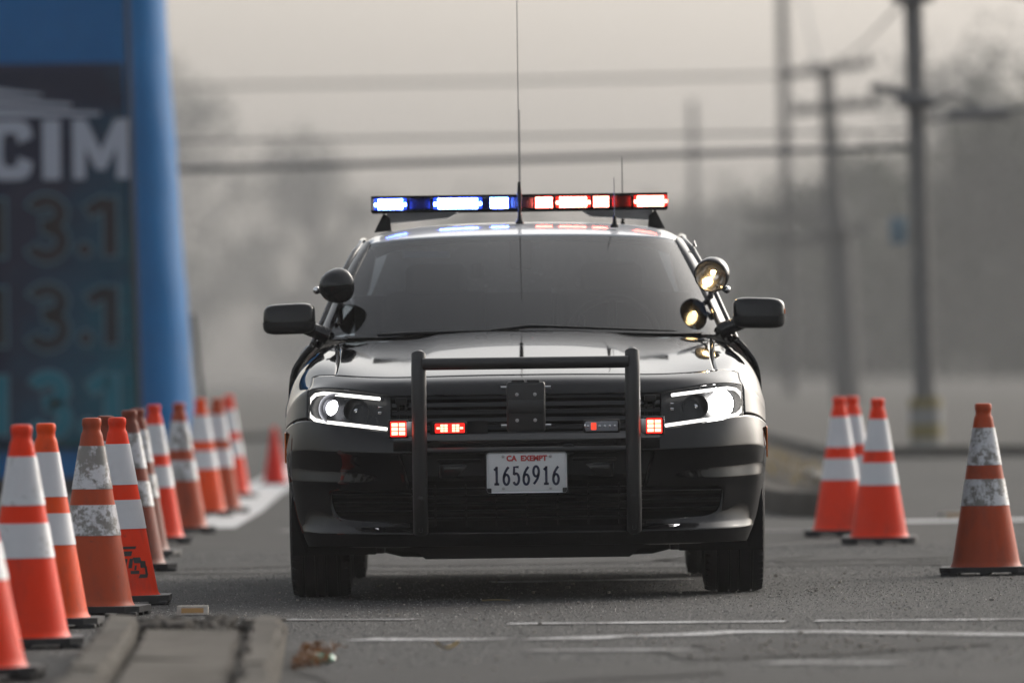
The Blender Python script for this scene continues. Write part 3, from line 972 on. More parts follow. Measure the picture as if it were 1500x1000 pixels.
# ------------------------------------------------------------------ trees
def leaf_cloud(centres, radii, per, size, seed, soft=False):
    g = np.random.default_rng(seed)
    Vn, Fn, k = [], [], 0
    for c, rr in zip(centres, radii):
        d = g.normal(size=(per, 3))
        if soft:
            p = np.array(c) + d * rr * .62 * np.array([1, 1, .85])
        else:
            d /= np.linalg.norm(d, axis=1)[:, None]
            p = np.array(c) + d * (rr * g.uniform(.35, 1.05, (per, 1))) * np.array([1, 1, .85])
        p[:, 2] = np.maximum(p[:, 2], .1)
        a = g.normal(size=(per, 3)); a /= np.linalg.norm(a, axis=1)[:, None]
        b = np.cross(a, g.normal(size=(per, 3))); b /= np.linalg.norm(b, axis=1)[:, None]
        sz = size * g.uniform(.6, 1.4, (per, 1))
        q = np.stack([p - a * sz, p + b * sz * .55, p + a * sz, p - b * sz * .55], 1).reshape(-1, 3)
        Vn.append(q); Fn.append(np.arange(k, k + per * 4).reshape(-1, 4)); k += per * 4
    return np.concatenate(Vn), np.concatenate(Fn)

def tree(x, y, h, w, label, seed, mat='leaf', clumps=26, per=150, leaf=.14, low=.25, group='trees in the haze', name='broadleaf_tree'):
    g = np.random.default_rng(seed)
    r = empty(name, (x, y, 0)); tag(r, label, 'tree', group)
    tb = MB()
    tr = .035 * h
    tb.tube([(0, 0, -.1), (.02 * h, 0, .2 * h), (-.01 * h, .02 * h, .45 * h), (.01 * h, 0, .8 * h)], tr, 10, True, [tr * 1.3, tr, tr * .7, tr * .2])
    cs, rs = [], []
    for i in range(clumps):
        u = g.uniform(low, 1)
        env = math.sin(math.pi * min(1, max(.05, (u - low) / (1 - low) * .82 + .16))) ** .7
        a = g.uniform(0, 6.28); q = math.sqrt(g.uniform(.05, 1)) * env * w * .5
        c = (q * math.cos(a), q * math.sin(a), u * h * .95)
        cs.append(c); rs.append(g.uniform(.09, .2) * w)
        if i % 3 == 0:
            tb.tube([(0, 0, max(.15 * h, c[2] - .25 * h)), (c[0] * .5, c[1] * .5, c[2] - .1 * h), c], tr * .3, 6, True, [tr * .42, tr * .28, tr * .08])
    tb.build('trunk', M['bark'], r)
    V, F = leaf_cloud(cs, rs, per, leaf, seed, True)
    me = bpy.data.meshes.new('crown'); me.from_pydata(V.tolist(), [], F.tolist())
    link_mesh('crown', me, M[mat], r)
    return r
# left group, far and pale
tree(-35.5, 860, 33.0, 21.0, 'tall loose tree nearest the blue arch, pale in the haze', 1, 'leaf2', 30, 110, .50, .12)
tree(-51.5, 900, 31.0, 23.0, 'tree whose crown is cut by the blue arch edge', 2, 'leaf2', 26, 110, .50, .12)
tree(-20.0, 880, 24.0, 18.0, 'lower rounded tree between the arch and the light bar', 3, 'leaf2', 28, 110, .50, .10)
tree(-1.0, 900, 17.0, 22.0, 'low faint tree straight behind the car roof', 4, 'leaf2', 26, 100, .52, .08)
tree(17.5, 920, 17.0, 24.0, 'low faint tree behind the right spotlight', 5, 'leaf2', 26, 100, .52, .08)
# right mass, nearer and darker
tree(27.5, 455, 14.0, 16.5, 'dark bushy tree behind the nearest utility pole', 6, 'leaf', 40, 230, .38, .03)
tree(36.5, 470, 18.0, 18.5, 'dark bushy tree at the right edge behind the dirty cone', 7, 'leaf', 42, 230, .38, .03)
tree(22.5, 520, 12.5, 16.5, 'dark tree behind the foot of the leaning pole', 8, 'leaf', 40, 220, .40, .03)
tree(46.0, 490, 21.0, 19.0, 'tall dark tree beyond the right edge of view', 9, 'leaf', 36, 200, .40, .03)
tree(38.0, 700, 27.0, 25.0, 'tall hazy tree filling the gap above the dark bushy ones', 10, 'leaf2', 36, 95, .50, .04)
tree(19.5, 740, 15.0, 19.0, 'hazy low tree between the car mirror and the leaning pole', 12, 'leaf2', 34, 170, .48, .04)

def treeline(name, y, x0, x1, n, h0, h1, seed, leaf=.3, per=110):
    g = np.random.default_rng(seed)
    cs, rs = [], []
    for i in range(n):
        x = g.uniform(x0, x1); hh = h0 + (h1 - h0) * (.5 + .5 * math.sin(x * .23 + seed)) * g.uniform(.7, 1.1)
        for u in np.linspace(.08, .92, 4):
            cs.append((x + g.normal(0, .6), y + g.normal(0, 2.5), u * hh)); rs.append(hh * .25)
    V, F = leaf_cloud(cs, rs, per, leaf, seed)
    me = bpy.data.meshes.new(name); me.from_pydata(V.tolist(), [], F.tolist())
    return tag(link_mesh(name, me, M['leaf']), kind='stuff')
treeline('far_treeline', 980, -150, 150, 90, 11, 17, 21, .75, 120)
def tree_ring(name, seed):  # unseen trees behind the camera, added to darken reflections in the car paint
    g = np.random.default_rng(seed); cs, rs = [], []
    for i in range(95):
        a = R(g.uniform(100, 262)); d = g.uniform(72, 92); hh = g.uniform(6, 12)
        for u in np.linspace(.1, .9, 4):
            cs.append((d * math.sin(a) + g.normal(0, 1), d * math.cos(a) + g.normal(0, 1), u * hh)); rs.append(hh * .20)
    V, F = leaf_cloud(cs, rs, 80, .62, seed)
    me = bpy.data.meshes.new(name); me.from_pydata(V.tolist(), [], F.tolist())
    return tag(link_mesh(name, me, M['leaf']), kind='stuff')
tree_ring('unseen_tree_ring', 22)

# ------------------------------------------------------------------ haze
mh = bpy.data.materials.new('fog'); mh.use_nodes = True
nt = mh.node_tree; nt.nodes.clear()
o_ = nt.nodes.new('ShaderNodeOutputMaterial')
pv = nt.nodes.new('ShaderNodeVolumePrincipled')
pv.inputs['Color'].default_value = HAZE_COLOR
pv.inputs['Density'].default_value = HAZE_DENSITY
pv.inputs['Anisotropy'].default_value = .1
nt.links.new(pv.outputs[0], o_.inputs['Volume'])
hz = MB().box((0, 477.5, 16), (380, 1245, 34.4)).build('haze', mh, smooth=False)
hz['kind'] = 'stuff'

# ================================================================== police car
car = empty('police_car', (.051, 0, 0))
tag(car, 'black police sedan with white roof, lit red and blue light bar and push bar', 'police car')

XS = [0, .2, .4, .52, .66, .78, .86]
YS = [-.955, -.948, -.925, -.892, -.832, -.735, -.60]
def nose(x):
    return float(np.interp(abs(x), XS, YS))
def arch_pt(deg, x):
    return (x, -.405 * math.cos(R(deg)), .355 + .405 * math.sin(R(deg)))
# fascia rows: z, inset, x-scale of the corner, arch angle, arch x, outward lift of z
ROWS = []
spec = [  # z, inset, corner scale, arch deg, arch x, edge lift, x of third column
    (.205, .14, .965, -26, .880, .00, .44),
    (.212, .03, .965, -23, .885, .00, .44),
    (.262, .00, .985, -14, .905, .005, .44),
    (.286, .035, .975, -10, .915, .01, .44),
    (.304, .055, .980, -5, .925, .026, .445),
    (.430, .050, .990, 11, .938, .00, .455),
    (.455, .030, .995, 15, .942, .01, .462),
    (.508, .052, .995, 22, .947, .01, .475),
    (.575, .004, 1.00, 33, .953, .01, .50),
    (.622, .018, 1.00, 42, .955, .03, .525),
    (.656, .045, 1.00, 51, .956, .055, .53),
    (.800, .105, .995, 64, .957, .035, .53),
    (.846, .150, .985, 75, .957, .0, .53)]
for i, (z, ins, cs, ad, ax, lift, x3) in enumerate(spec):
    row = []
    xs = [0, .2, .38 if x3 < .5 else .40, x3, .66, .78 * cs, .862 * cs]
    for c, x in enumerate(xs):
        t = max(0, (c - 3) / 3)
        zz = z + lift * t
        if i == 11: zz += .012 * (1 if c in (4, 5) else 0)
        y = nose(x) + ins * (1 if c < 6 else .8) - (.026 * (1 - t) if i == 7 and c >= 2 else 0)
        row.append((x, y, zz))
    a = arch_pt(ad, ax)
    row.append(((.862 * cs + ax) / 2 + .016, (row[-1][1] + a[1]) / 2 - .02, (row[-1][2] + a[2]) / 2 + .01))
    row.append(a)
    ROWS.append(row)
ROWS[12] = [(0, -.80, .852), (.2, -.795, .852), (.4, -.77, .85), (.53, -.735, .85), (.66, -.675, .852), (.76, -.59, .857), (.845, -.46, .850), (.925, -.26, .80), arch_pt(75, .957)]
ROWS.append([(0, -.74, .873), (.2, -.735, .873), (.4, -.71, .870), (.52, -.68, .868), (.66, -.61, .872), (.75, -.51, .882), (.84, -.36, .882), (.928, -.16, .83), arch_pt(88, .959)])
ROWS.append([(0, -.5, .911), (.2, -.5, .910), (.385, -.49, .904), (.50, -.46, .901), (.63, -.42, .907), (.745, -.36, .920), (.845, -.22, .922), (.937, -.04, .855), arch_pt(100, .959)])
ROWS.append([(0, -.15, .967), (.2, -.15, .965), (.375, -.14, .957), (.475, -.12, .950), (.62, -.08, .953), (.75, -.04, .962), (.85, .02, .953), (.943, .1, .875), arch_pt(115, .959)])
ROWS.append([(0, .25, 1.031), (.2, .25, 1.029), (.362, .26, 1.020), (.455, .27, 1.008), (.62, .3, 1.006), (.762, .33, 1.002), (.855, .36, .970), (.945, .32, .885), arch_pt(140, .957)])
ROWS.append([(0, .58, 1.067), (.2, .585, 1.065), (.345, .595, 1.056), (.445, .61, 1.036), (.62, .66, 1.034), (.782, .72, 1.024), (.862, .66, .976), (.948, .56, .86), arch_pt(176, .945)])
ROWS.append([(0, .72, 1.030), (.2, .725, 1.030), (.345, .735, 1.02), (.445, .75, 1.000), (.62, .82, .995), (.80, .93, .995), (.868, .78, .972), (.951, .71, .84), (.885, .67, .22)])

BODY_PARTS = ['front_bumper', 'hood', 'front_fender', 'front_fender', 'cowl_panel', 'headlight_lens', 'headlight_lens', 'HOLE']
def cage_to_mesh(rows, part_of, crease_rows=(), crease_edge=None, level=3):
    """mirror a half cage, subdivide it smoothly and return (verts, faces, part index per face)"""
    nr, nc = len(rows), len(rows[0])
    full = []
    for row in rows:
        full.append([(-x, y, z) for (x, y, z) in row[:0:-1]] + list(row))
    C = 2 * nc - 1
    V = [p for row in full for p in row]
    F, pid = [], []
    for r in range(nr - 1):
        for c in range(C - 1):
            half = c - (nc - 1)
            k = half if half >= 0 else -half - 1
            p = part_of(r, k, 1 if half >= 0 else -1)
            if p is None: continue
            F.append((r * C + c, r * C + c + 1, (r + 1) * C + c + 1, (r + 1) * C + c)); pid.append(p)
    me = bpy.data.meshes.new('cage'); me.from_pydata(V, [], F)
    for m in range(max(pid) + 1): me.materials.append(None)
    me.polygons.foreach_set('material_index', pid)
    at = me.attributes.new('crease_edge', 'FLOAT', 'EDGE')
    cr = dict(crease_rows)
    for e in me.edges:
        a, b = e.vertices
        ra, rb, ca, cb = a // C, b // C, a % C, b % C
        v = 0
        if ra == rb and ra in cr: v = cr[ra]
        if crease_edge:
            v = max(v, crease_edge(ra, rb, abs(ca - nc + 1), abs(cb - nc + 1)))
        at.data[e.index].value = v
    o = bpy.data.objects.new('cage', me); COL.objects.link(o)
    md = o.modifiers.new('s', 'SUBSURF'); md.levels = md.render_levels = level
    md.boundary_smooth = 'PRESERVE_CORNERS'
    dg = bpy.context.evaluated_depsgraph_get()
    ev = bpy.data.meshes.new_from_object(o.evaluated_get(dg))
    bpy.data.objects.remove(o); bpy.data.meshes.remove(me)
    vs = np.zeros(len(ev.vertices) * 3); ev.vertices.foreach_get('co', vs); vs = vs.reshape(-1, 3)
    ev_n = np.zeros(len(ev.vertices) * 3); ev.vertices.foreach_get('normal', ev_n)
    fs = [tuple(p.vertices) for p in ev.polygons]
    mi = [p.material_index for p in ev.polygons]
    bpy.data.meshes.remove(ev)
    return vs, ev_n.reshape(-1, 3), fs, mi

def split_parts(vs, ns, fs, mi, spec, parent, thick=.010, gap=.0022, flip=False):
    """one mesh per part index; the joint lines between parts sink a little so that shut lines show"""
    use = {}
    for f, m in zip(fs, mi):
        for v in f: use.setdefault(v, set()).add(m)
    out = {}
    for m, (name, mat, opts) in spec.items():
        F = [f for f, q in zip(fs, mi) if q == m]
        if not F: continue
        ids = sorted({v for f in F for v in f}); mp = {v: i for i, v in enumerate(ids)}
        cen = {}
        co = vs[ids].copy()
        nb = {}
        for f in F:
            for a, b in zip(f, f[1:] + f[:1]):
                nb.setdefault(a, set()).add(b); nb.setdefault(b, set()).add(a)
        if gap:
            for v in ids:
                if len(use[v]) > 1:
                    inn = [w for w in nb[v] if len(use[w]) == 1]
                    if inn:
                        d = vs[inn].mean(0) - vs[v]; L = np.linalg.norm(d)
                        if L > 1e-6: co[mp[v]] = vs[v] + d / L * min(gap, L * .45)
        me = bpy.data.meshes.new(name)
        me.from_pydata(co.tolist(), [], [tuple(mp[v] for v in f) for f in F])
        o = link_mesh(name, me, mat, parent, True)
        if opts.get('solid', True):
            s = o.modifiers.new('thick', 'SOLIDIFY'); s.thickness = opts.get('thick', thick); s.offset = -1
        out[m] = o
    return out

def body_part(r, k, side):
    if r <= 9:
        if 3 <= r <= 7 and k <= 2: return None            # lower opening
        if r == 4 and 3 <= k <= 4: return None            # side intake
        return 0
    if r == 10:
        if k <= 2: return None                            # upper grille opening
        if k <= 5: return 4 if side > 0 else 5            # headlight cover
        return 2 if side > 0 else 3
    if r in (11, 12):
        return 0 if k <= 5 else (2 if side > 0 else 3)
    if r <= 16:
        if k <= 4: return 1
        return 2 if side > 0 else 3
    if k <= 4: return 6
    return 2 if side > 0 else 3
def crease_fn(ra, rb, ca, cb):
    r = min(ra, rb); v = 0
    if ca == cb and ra != rb:
        if ca == 2 and r >= 13: v = .55        # bulge of the hood
        if ca == 3 and r >= 13: v = .35
        if ca == 3 and r <= 9: v = .5
        if ca == 6 and r >= 12: v = .25
    return v
vs, ns, fs, mi = cage_to_mesh(ROWS, body_part, {1: .9, 2: .8, 3: .6, 5: .5, 6: .5, 7: .35, 8: .75, 10: .55, 11: .6, 12: .15}, crease_fn, 3)
parts = split_parts(vs, ns, fs, mi, {
    0: ('front_bumper', M['black'], {}), 1: ('hood', M['black'], {}),
    2: ('front_fender', M['black'], {}), 3: ('front_fender', M['black'], {}),
    4: ('headlight_lens', M['lens'], {'solid': False}), 5: ('headlight_lens', M['lens'], {'solid': False}),
    6: ('cowl_panel', M['plastic'], {})}, car)

# ---- grilles behind the openings
def face_pts(xa, xb, z, dy, n=16):
    return [(x, nose(x) + dy, z) for x in np.linspace(xa, xb, n)]
upg = MB().grid([face_pts(-.56, .56, .63, .16), face_pts(-.56, .56, .84, .20)]).build('grille', M['dark'], car)
for k, z in enumerate(np.linspace(.672, .792, 5)):
    t = (z - .655) / .145
    top = face_pts(-.525, .525, z + .009, .062 + .055 * t); bot = face_pts(-.525, .525, z - .007, .050 + .055 * t); bk = face_pts(-.525, .525, z + .010, .13 + .03 * t)
    MB().grid([bot, top, bk]).build('grille_slat', M['gloss'] if k % 2 else M['plastic'], upg)
for s in (-1, 1):      # small vertical fins at the grille ends
    for x in (.47, .50):
        MB().box((s * x, nose(x) + .11, .735), (.010, .04, .10), None, .002).build('grille_fin', M['plastic'], upg)
    MB().box((s * .487, nose(.487) + .09, .778), (.045, .02, .028), None, .004).build('grille_badge', M['plastic'], upg)
# hidden beam of the push bar wiring between slats: a plain satin moulding below the upper grille
MB().grid([face_pts(-.52, .52, .585, .002), face_pts(-.52, .52, .60, -.006), face_pts(-.52, .52, .625, -.004), face_pts(-.52, .52, .648, .03)]).build('bumper_moulding', M['gloss'], car)
low = MB().grid([face_pts(-.50, .50, .25, .17), face_pts(-.53, .53, .62, .17)]).build('lower_grille', M['dark'], car)
for z in np.linspace(.315, .43, 5):
    w = .43 + (z - .3) * .2
    MB().grid([face_pts(-w, w, z - .006, .075), face_pts(-w, w, z + .006, .068), face_pts(-w, w, z + .008, .15)]).build('lower_slat', M['plastic'], low)
for x in np.linspace(-.36, .36, 7):
    MB().box((x, nose(x) + .11, .37), (.007, .06, .16), None, .001, 1).build('lower_fin', M['plastic'], low)
for s in (-1, 1):
    MB().box((s * .27, nose(.27) + .075, .505), (.15, .05, .06), None, .01).build('radar_block', M['gloss'], low)
    MB().box((s * .265, nose(.265) + .045, .545), (.17, .02, .012), None, .003).build('trim_ledge', M['plastic'], low)
MB().grid([face_pts(-.48, .48, .465, .07), face_pts(-.48, .48, .485, .05), face_pts(-.485, .485, .575, .06)]).build('crash_beam', M['plastic'], low)
# ---- side intakes
for s in (-1, 1):
    bk = MB().grid([face_pts(s * .42, s * .83, .30, .125, 8), face_pts(s * .42, s * .83, .45, .125, 8)]).build('side_intake', M['dark'], car)
    for z in (.345, .378, .411):
        MB().grid([face_pts(s * .45, s * .78, z - .010, .088, 8), face_pts(s * .45, s * .78, z + .004, .070, 8), face_pts(s * .45, s * .78, z + .007, .120, 8)]).build('intake_slat', M['plastic'], bk)

# ---- headlights
drl_path = [(.572, .789), (.64, .797), (.72, .806), (.795, .814), (.828, .808), (.850, .788), (.860, .757), (.853, .728), (.832, .710), (.80, .702), (.72, .693), (.64, .683), (.545, .671)]
def hl(x, z):
    t = min(1, max(0, (z - .66) / .15))
    return nose(x) + .046 + .062 * t
for s in (-1, 1):
    h = MB().grid([[(s * x, nose(x) + .15 + .10 * (z > .75), z) for x in np.linspace(.50, .86, 12)] for z in (.64, .70, .77, .80)]).build('headlight', M['dark'], car)
    # smoked bezel with lens depressions
    bz = []
    for z in np.linspace(.655, .82, 9):
        bz.append([(s * x, hl(x, z) + .035 + .03 * math.sin((x - .5) * 22) * .3, z + .05 * (x - .53) * (1 if z < .7 else .5)) for x in np.linspace(.53, .868, 18)])
    MB().grid(bz).build('headlight_bezel', M['lampdark'], h)
    MB().tube([(s * x, hl(x, z) + .010, z) for x, z in drl_path], .0066, 10).build('drl_strip', M['drl'], h)
    px, pz = .752, .752
    mt = Matrix.Translation((s * px, hl(px, pz) + .052, pz)) @ Matrix.Rotation(R(90), 4, 'X')
    MB().lathe([(.062, .052), (.056, .03), (.046, .006), (.0, 0)], 28, mt).build('projector_bowl', M['alloy'] if s < 0 else M['reflector'], h)
    MB().lathe([(.033 if s < 0 else .055, .012), (.030 if s < 0 else .042, .022), (.020, .031), (.012, .036), (.002, .037)], 28, mt, cap1=True).build('projector_lens', M['beam_soft'] if s < 0 else M['beam_hot'], h)  # right lens made wider and hotter to stand in for glare
    mt2 = Matrix.Translation((s * .665, hl(.665, .745) + .046, .742)) @ Matrix.Rotation(R(90), 4, 'X')
    MB().lathe([(.05, .04), (.044, .025), (.03, .008), (.0, 0)], 22, mt2).build('reflector_bowl', M['alloy'], h)
    MB().lathe([(.010, .0), (.010, .016), (.0, .02)], 12, mt2).build('lamp_bulb', M['chrome'], h)
    for zz in (.735, .755):
        MB().box((s * .572, hl(.572, .74) + .028, zz), (.016, .014, .010), None, .002).build('reflex_facet', M['reflector'], h)
    # side marker set in the fender behind the lamp
    MB().box((s * .955, -.30, .60), (.006, .05, .12), Matrix.Rotation(R(8), 3, 'X'), .002).build('side_marker', M['amber'], car)

# ---- push bar
pb = MB()
pbar = empty('push_bar', (0, 0, 0)); pbar.parent = car
PBY = -1.075
for s in (-1, 1):
    x = s * .415
    MB().tube([(x, PBY + .06, .27), (x, PBY + .01, .34), (x, PBY, .45), (x, PBY, .78), (x, PBY + .01, .90), (x, PBY + .035, .962), (x, PBY + .04, .968)], .0295, 18, True, [.0295] * 5 + [.028, .018]).build('upright', M['bar'], pbar)
    MB().box((x, PBY + .09, .335), (.014, .16, .13), None, .004).build('bar_bracket', M['bar'], pbar)
    MB().box((x, PBY + .08, .63), (.014, .16, .07), None, .004).build('bar_bracket', M['bar'], pbar)
    MB().lathe([(.012, 0), (.012, .008), (.0, .010)], 6, Matrix.Translation((x, PBY - .028, .40)) @ Matrix.Rotation(R(90), 4, 'X')).build('bolt', M['bar'], pbar)
MB().tube([(-.40, PBY, .922), (-.2, PBY, .922), (0, PBY, .922), (.2, PBY, .922), (.40, PBY, .922)], .0235, 16).build('cross_tube', M['bar'], pbar)
MB().tube([(-.40, PBY + .01, .585), (.40, PBY + .01, .585)], .012, 10).build('cross_rail', M['bar'], pbar)
# lamp mount in the middle
mp_ = MB().box((.0, PBY - .01, .752), (.150, .035, .195), None, .012, 3).build('mount_plate', M['bar'], pbar)
MB().box((.0, PBY - .030, .753), (.140, .006, .05), None, .002).build('mount_rib', M['bar'], mp_)
for x in (-.035, .035):
    for z in (.70, .80, ):
        MB().lathe([(.0075, 0), (.0075, .005), (.0, .006)], 8, Matrix.Translation((x, PBY - .0275, z)) @ Matrix.Rotation(R(90), 4, 'X')).build('bolt', M['steel'], mp_)
for s in (-1, 1):
    for z in (.680, .828):
        MB().tube([(s * .07, PBY, z), (s * .097, PBY, z)], .005, 8).build('stud', M['steel'], mp_)
for s in (-1, 1):
    MB().box((s * .03, PBY - .008, .852), (.05, .02, .010), None, .002).build('knurled_edge', M['bar'], mp_)

def led_light(name, x, z, w, h, y, cols, rows, lit, glow, body_mat, parent=car, arrow=False):
    b = MB().box((x, y + .015, z), (w + .018, .03, h + .014), None, .005).build(name, M['plastic'], parent)
    MB().box((x, y - .002, z), (w, .008, h), None, .003).build('light_lens', M[body_mat], b)
    if lit:
        mb = MB()
        for i in range(cols):
            for j in range(rows):
                u = x + w * ((i + .5) / cols - .5) * .92; v = z + h * ((j + .5) / rows - .5) * .86
                if arrow and (i in (0, cols - 1)) and j != rows // 2: continue
                if arrow and i == cols // 2: continue
                mb.box((u, y - .0075, v), (w / cols * .78, .004, h / rows * .70), None, .0008, 1)
        mb.build('led_array', M[lit], b, smooth=False)
    return b
led_light('grille_warning_light', -.297, .673, .115, .036, PBY + .03, 7, 3, 'red_hot', 'red_hotglow', 'red_hotglow', arrow=True)
g2 = led_light('grille_warning_light', .293, .673, .125, .038, PBY + .03, 5, 2, None, None, 'ledoff')
MB().box((.262, PBY + .026, .673), (.022, .006, .030), None, .003).build('led_array', M['red_dim'], g2)
for i, u in enumerate((.240, .285, .305, .325, .345)):
    MB().lathe([(.016, 0), (.010, .004), (.0, .008)], 12, Matrix.Translation((u, PBY + .030, .673)) @ Matrix.Rotation(R(90), 4, 'X')).build('led_cup', M['reflector'], g2)
MB().grid([face_pts(-.375, -.15, .648, -.055, 3), face_pts(-.375, -.15, .700, -.055, 3)]).build('light_backplate', M['plastic'], car)
for s in (-1, 1):
    led_light('side_warning_light', s * .497, .672, .062, .058, PBY + .02, 2, 3, 'red_hot', 'red_hotglow', 'red_hotglow')
    MB().box((s * .452, PBY + .03, .672), (.030, .035, .055), None, .003).build('light_bracket', M['steel'], car)

# ---- number plate
pl = MB().box((0, PBY - .038, .498), (.312, .006, .158), None, .012, 3).build('license_plate', M['plate'], car)
MB().box((0, PBY - .028, .498), (.320, .006, .166), None, .010, 2).build('plate_frame', M['plastic'], pl)
for s in (-1, 1):
    MB().box((s * .150, PBY - .042, .427), (.024, .006, .022), None, .003).build('plate_clip', M['plastic'], pl)
    for z in (.437, .561):
        MB().lathe([(.006, 0), (.006, .003), (0, .004)], 8, Matrix.Translation((s * .092, PBY - .041, z)) @ Matrix.Rotation(R(90), 4, 'X')).build('plate_screw', M['steel'], pl)
o = stroke_digits('1656916', -.1335, .4515, .0305, .070, .0385, .0094).build('plate_number', M['plate_blue'], pl, smooth=False); o.location.y = PBY - .0418
text_mesh('plate_heading', 'CA  EXEMPT', .029, M['plate_red'], Matrix.Translation((0, PBY - .0420, .5435)) @ FACE, pl, .0012, .98, .0006)
MB().lathe([(.026, 0), (.026, .012), (.021, .016), (.021, .012), (.0, .012)], 26, Matrix.Translation((.163, PBY + .02, .583)) @ Matrix.Rotation(R(90), 4, 'X')).build('siren_button', M['gloss'], car)

# ---- undertray, suspension bits
ut = MB()
ut.prism([(-.60, .275), (-.60, .235), (-.44, .19), (-.40, .158), (.40, .158), (.44, .19), (.60, .235), (.60, .275)], lambda a, b, d: (a, -.70 + d, b), 1.05)
ut.build('undertray', M['plastic'], car, smooth=False)
MB().box((0, -.55, .235), (.62, .22, .10), None, .01).build('front_skid', M['plastic'], car)
for s in (-1, 1):
    MB().tube([(s * .40, .05, .185), (s * .50, .03, .180), (s * .57, .02, .198), (s * .60, 0, .20)], .03, 12, True, [.035, .026, .026, .03]).build('control_arm', M['plastic'], car)
    MB().lathe([(.03, -.035), (.034, 0), (.03, .035)], 12, Matrix.Translation((s * .60, -.02, .205)), cap0=True, cap1=True).build('ball_joint', M['plastic'], car)
    MB().tube([(s * .585, -.03, .21), (s * .585, -.03, .28)], .008, 8).build('link_rod', M['plastic'], car)
MB().box((0, 1.9, .235), (1.30, 2.9, .12), None, .03).build('floor_pan', M['plastic'], car)
MB().tube([(-.55, 3.05, .33), (.55, 3.05, .33)], .06, 12).build('rear_axle', M['plastic'], car)

# ---- wheels
def wheel(x, y, s):
    w = empty('wheel', (x, y, .352)); w.parent = car
    Wd = .247
    prof = []
    half = Wd / 2
    tread = [(-half * .98, -.042), (-half * .93, -.022), (-half * .84, -.008), (-half * .72, -.002), (-half * .60, 0), (-half * .585, -.007), (-half * .53, -.007), (-half * .515, 0), (-half * .20, .001), (-half * .185, -.006), (-half * .13, -.006), (-half * .115, .001), (half * .115, .001), (half * .13, -.006), (half * .185, -.006), (half * .20, .001), (half * .515, 0), (half * .53, -.007), (half * .585, -.007), (half * .60, 0), (half * .72, -.002), (half * .84, -.008), (half * .93, -.022), (half * .98, -.042)]
    side = [(.235, .62), (.255, .84), (.285, .97)]
    prof = [(r, -half * q) for r, q in side] + [(.352 + d, p) for p, d in tread] + [(r, half * q) for r, q in side[::-1]]
    ax = Matrix.Rotation(R(90), 4, 'Y')
    t = MB().lathe(prof, 72, ax)
    # shoulder tread blocks
    for k in range(56):
        a = 2 * math.pi * k / 56
        for sd in (-1, 1):
            rot = Matrix.Rotation(a, 3, 'X')
            c = rot @ Vector((sd * half * .80, 0, .3435))
            t.box(c, (.032, .026, .007), rot @ Matrix.Rotation(sd * .30, 3, 'Y'), .002, 1)
    t.build('tyre', M['rubber'], w)
    rim = MB().lathe([(.232, -.09), (.237, -.075), (.215, -.04), (.205, .03), (.222, .085), (.232, .095)], 48, ax)
    for k in range(10):
        a = 2 * math.pi * k / 10
        rot = Matrix.Rotation(a, 3, 'X')
        rim.box(rot @ Vector((s * .075, 0, .135)), (.02, .035, .17), rot, .005, 1)
    rim.lathe([(.06, s * .05), (.065, s * .085), (.04, s * .10), (.0, s * .10)], 24, ax)
    rim.build('rim', M['alloy'], w)
    MB().lathe([(.17, .0), (.17, .02)], 36, Matrix.Translation((-s * .02, 0, 0)) @ ax, cap0=True, cap1=True).build('brake_disc', M['steel'], w)
    return w
for s in (-1, 1):
    wheel(s * .822, 0, s)
    wheel(s * .812, 3.05, s)
    # dark wheel-arch liners
    for yy in (0, 3.05):
        pts = [[(s * xx, yy - .43 * math.cos(R(a)), .355 + .43 * math.sin(R(a))) for a in np.linspace(-25, 205, 24)] for xx in (.60, .93)]
        MB().grid(pts).build('arch_liner', M['dark'], car)
        MB().grid([[(s * .60, yy - rr * math.cos(R(a)), .355 + rr * math.sin(R(a))) for a in np.linspace(-25, 205, 24)] for rr in (.20, .43)]).build('arch_liner', M['dark'], car)

# ---- body sides (doors and rear quarter)
st = [.715, 1.05, 1.42, 1.80, 2.20, 2.52, 2.66, 2.84, 3.05, 3.26, 3.44, 3.70, 4.00, 4.12]
def side_row(y):
    dy = y - 3.05
    sill = .22
    if abs(dy) < .405:
        sill = .355 + math.sqrt(max(0, .405 ** 2 - dy * dy))
    sill = max(sill, .22)
    hip = .012 * math.exp(-((y - 3.0) / .6) ** 2)
    tail = max(0, (y - 3.6) / .52) ** 2 * .13
    beltz = 1.004 + .045 * max(0, (y - 2.2) / 1.6)
    zs = [beltz, beltz - .05, .88, .72, .55, .40, .22]
    xs = [.868, .912, .949, .958, .955, .945, .890]
    out = []
    for i, (x, z) in enumerate(zip(xs, zs)):
        k = (z - .22) / (beltz - .22)
        zz = sill + k * (beltz - sill)
        xx = x if sill < .3 else (x if i < 5 else .957)
        out.append((xx + hip - tail, y, zz))
    return out
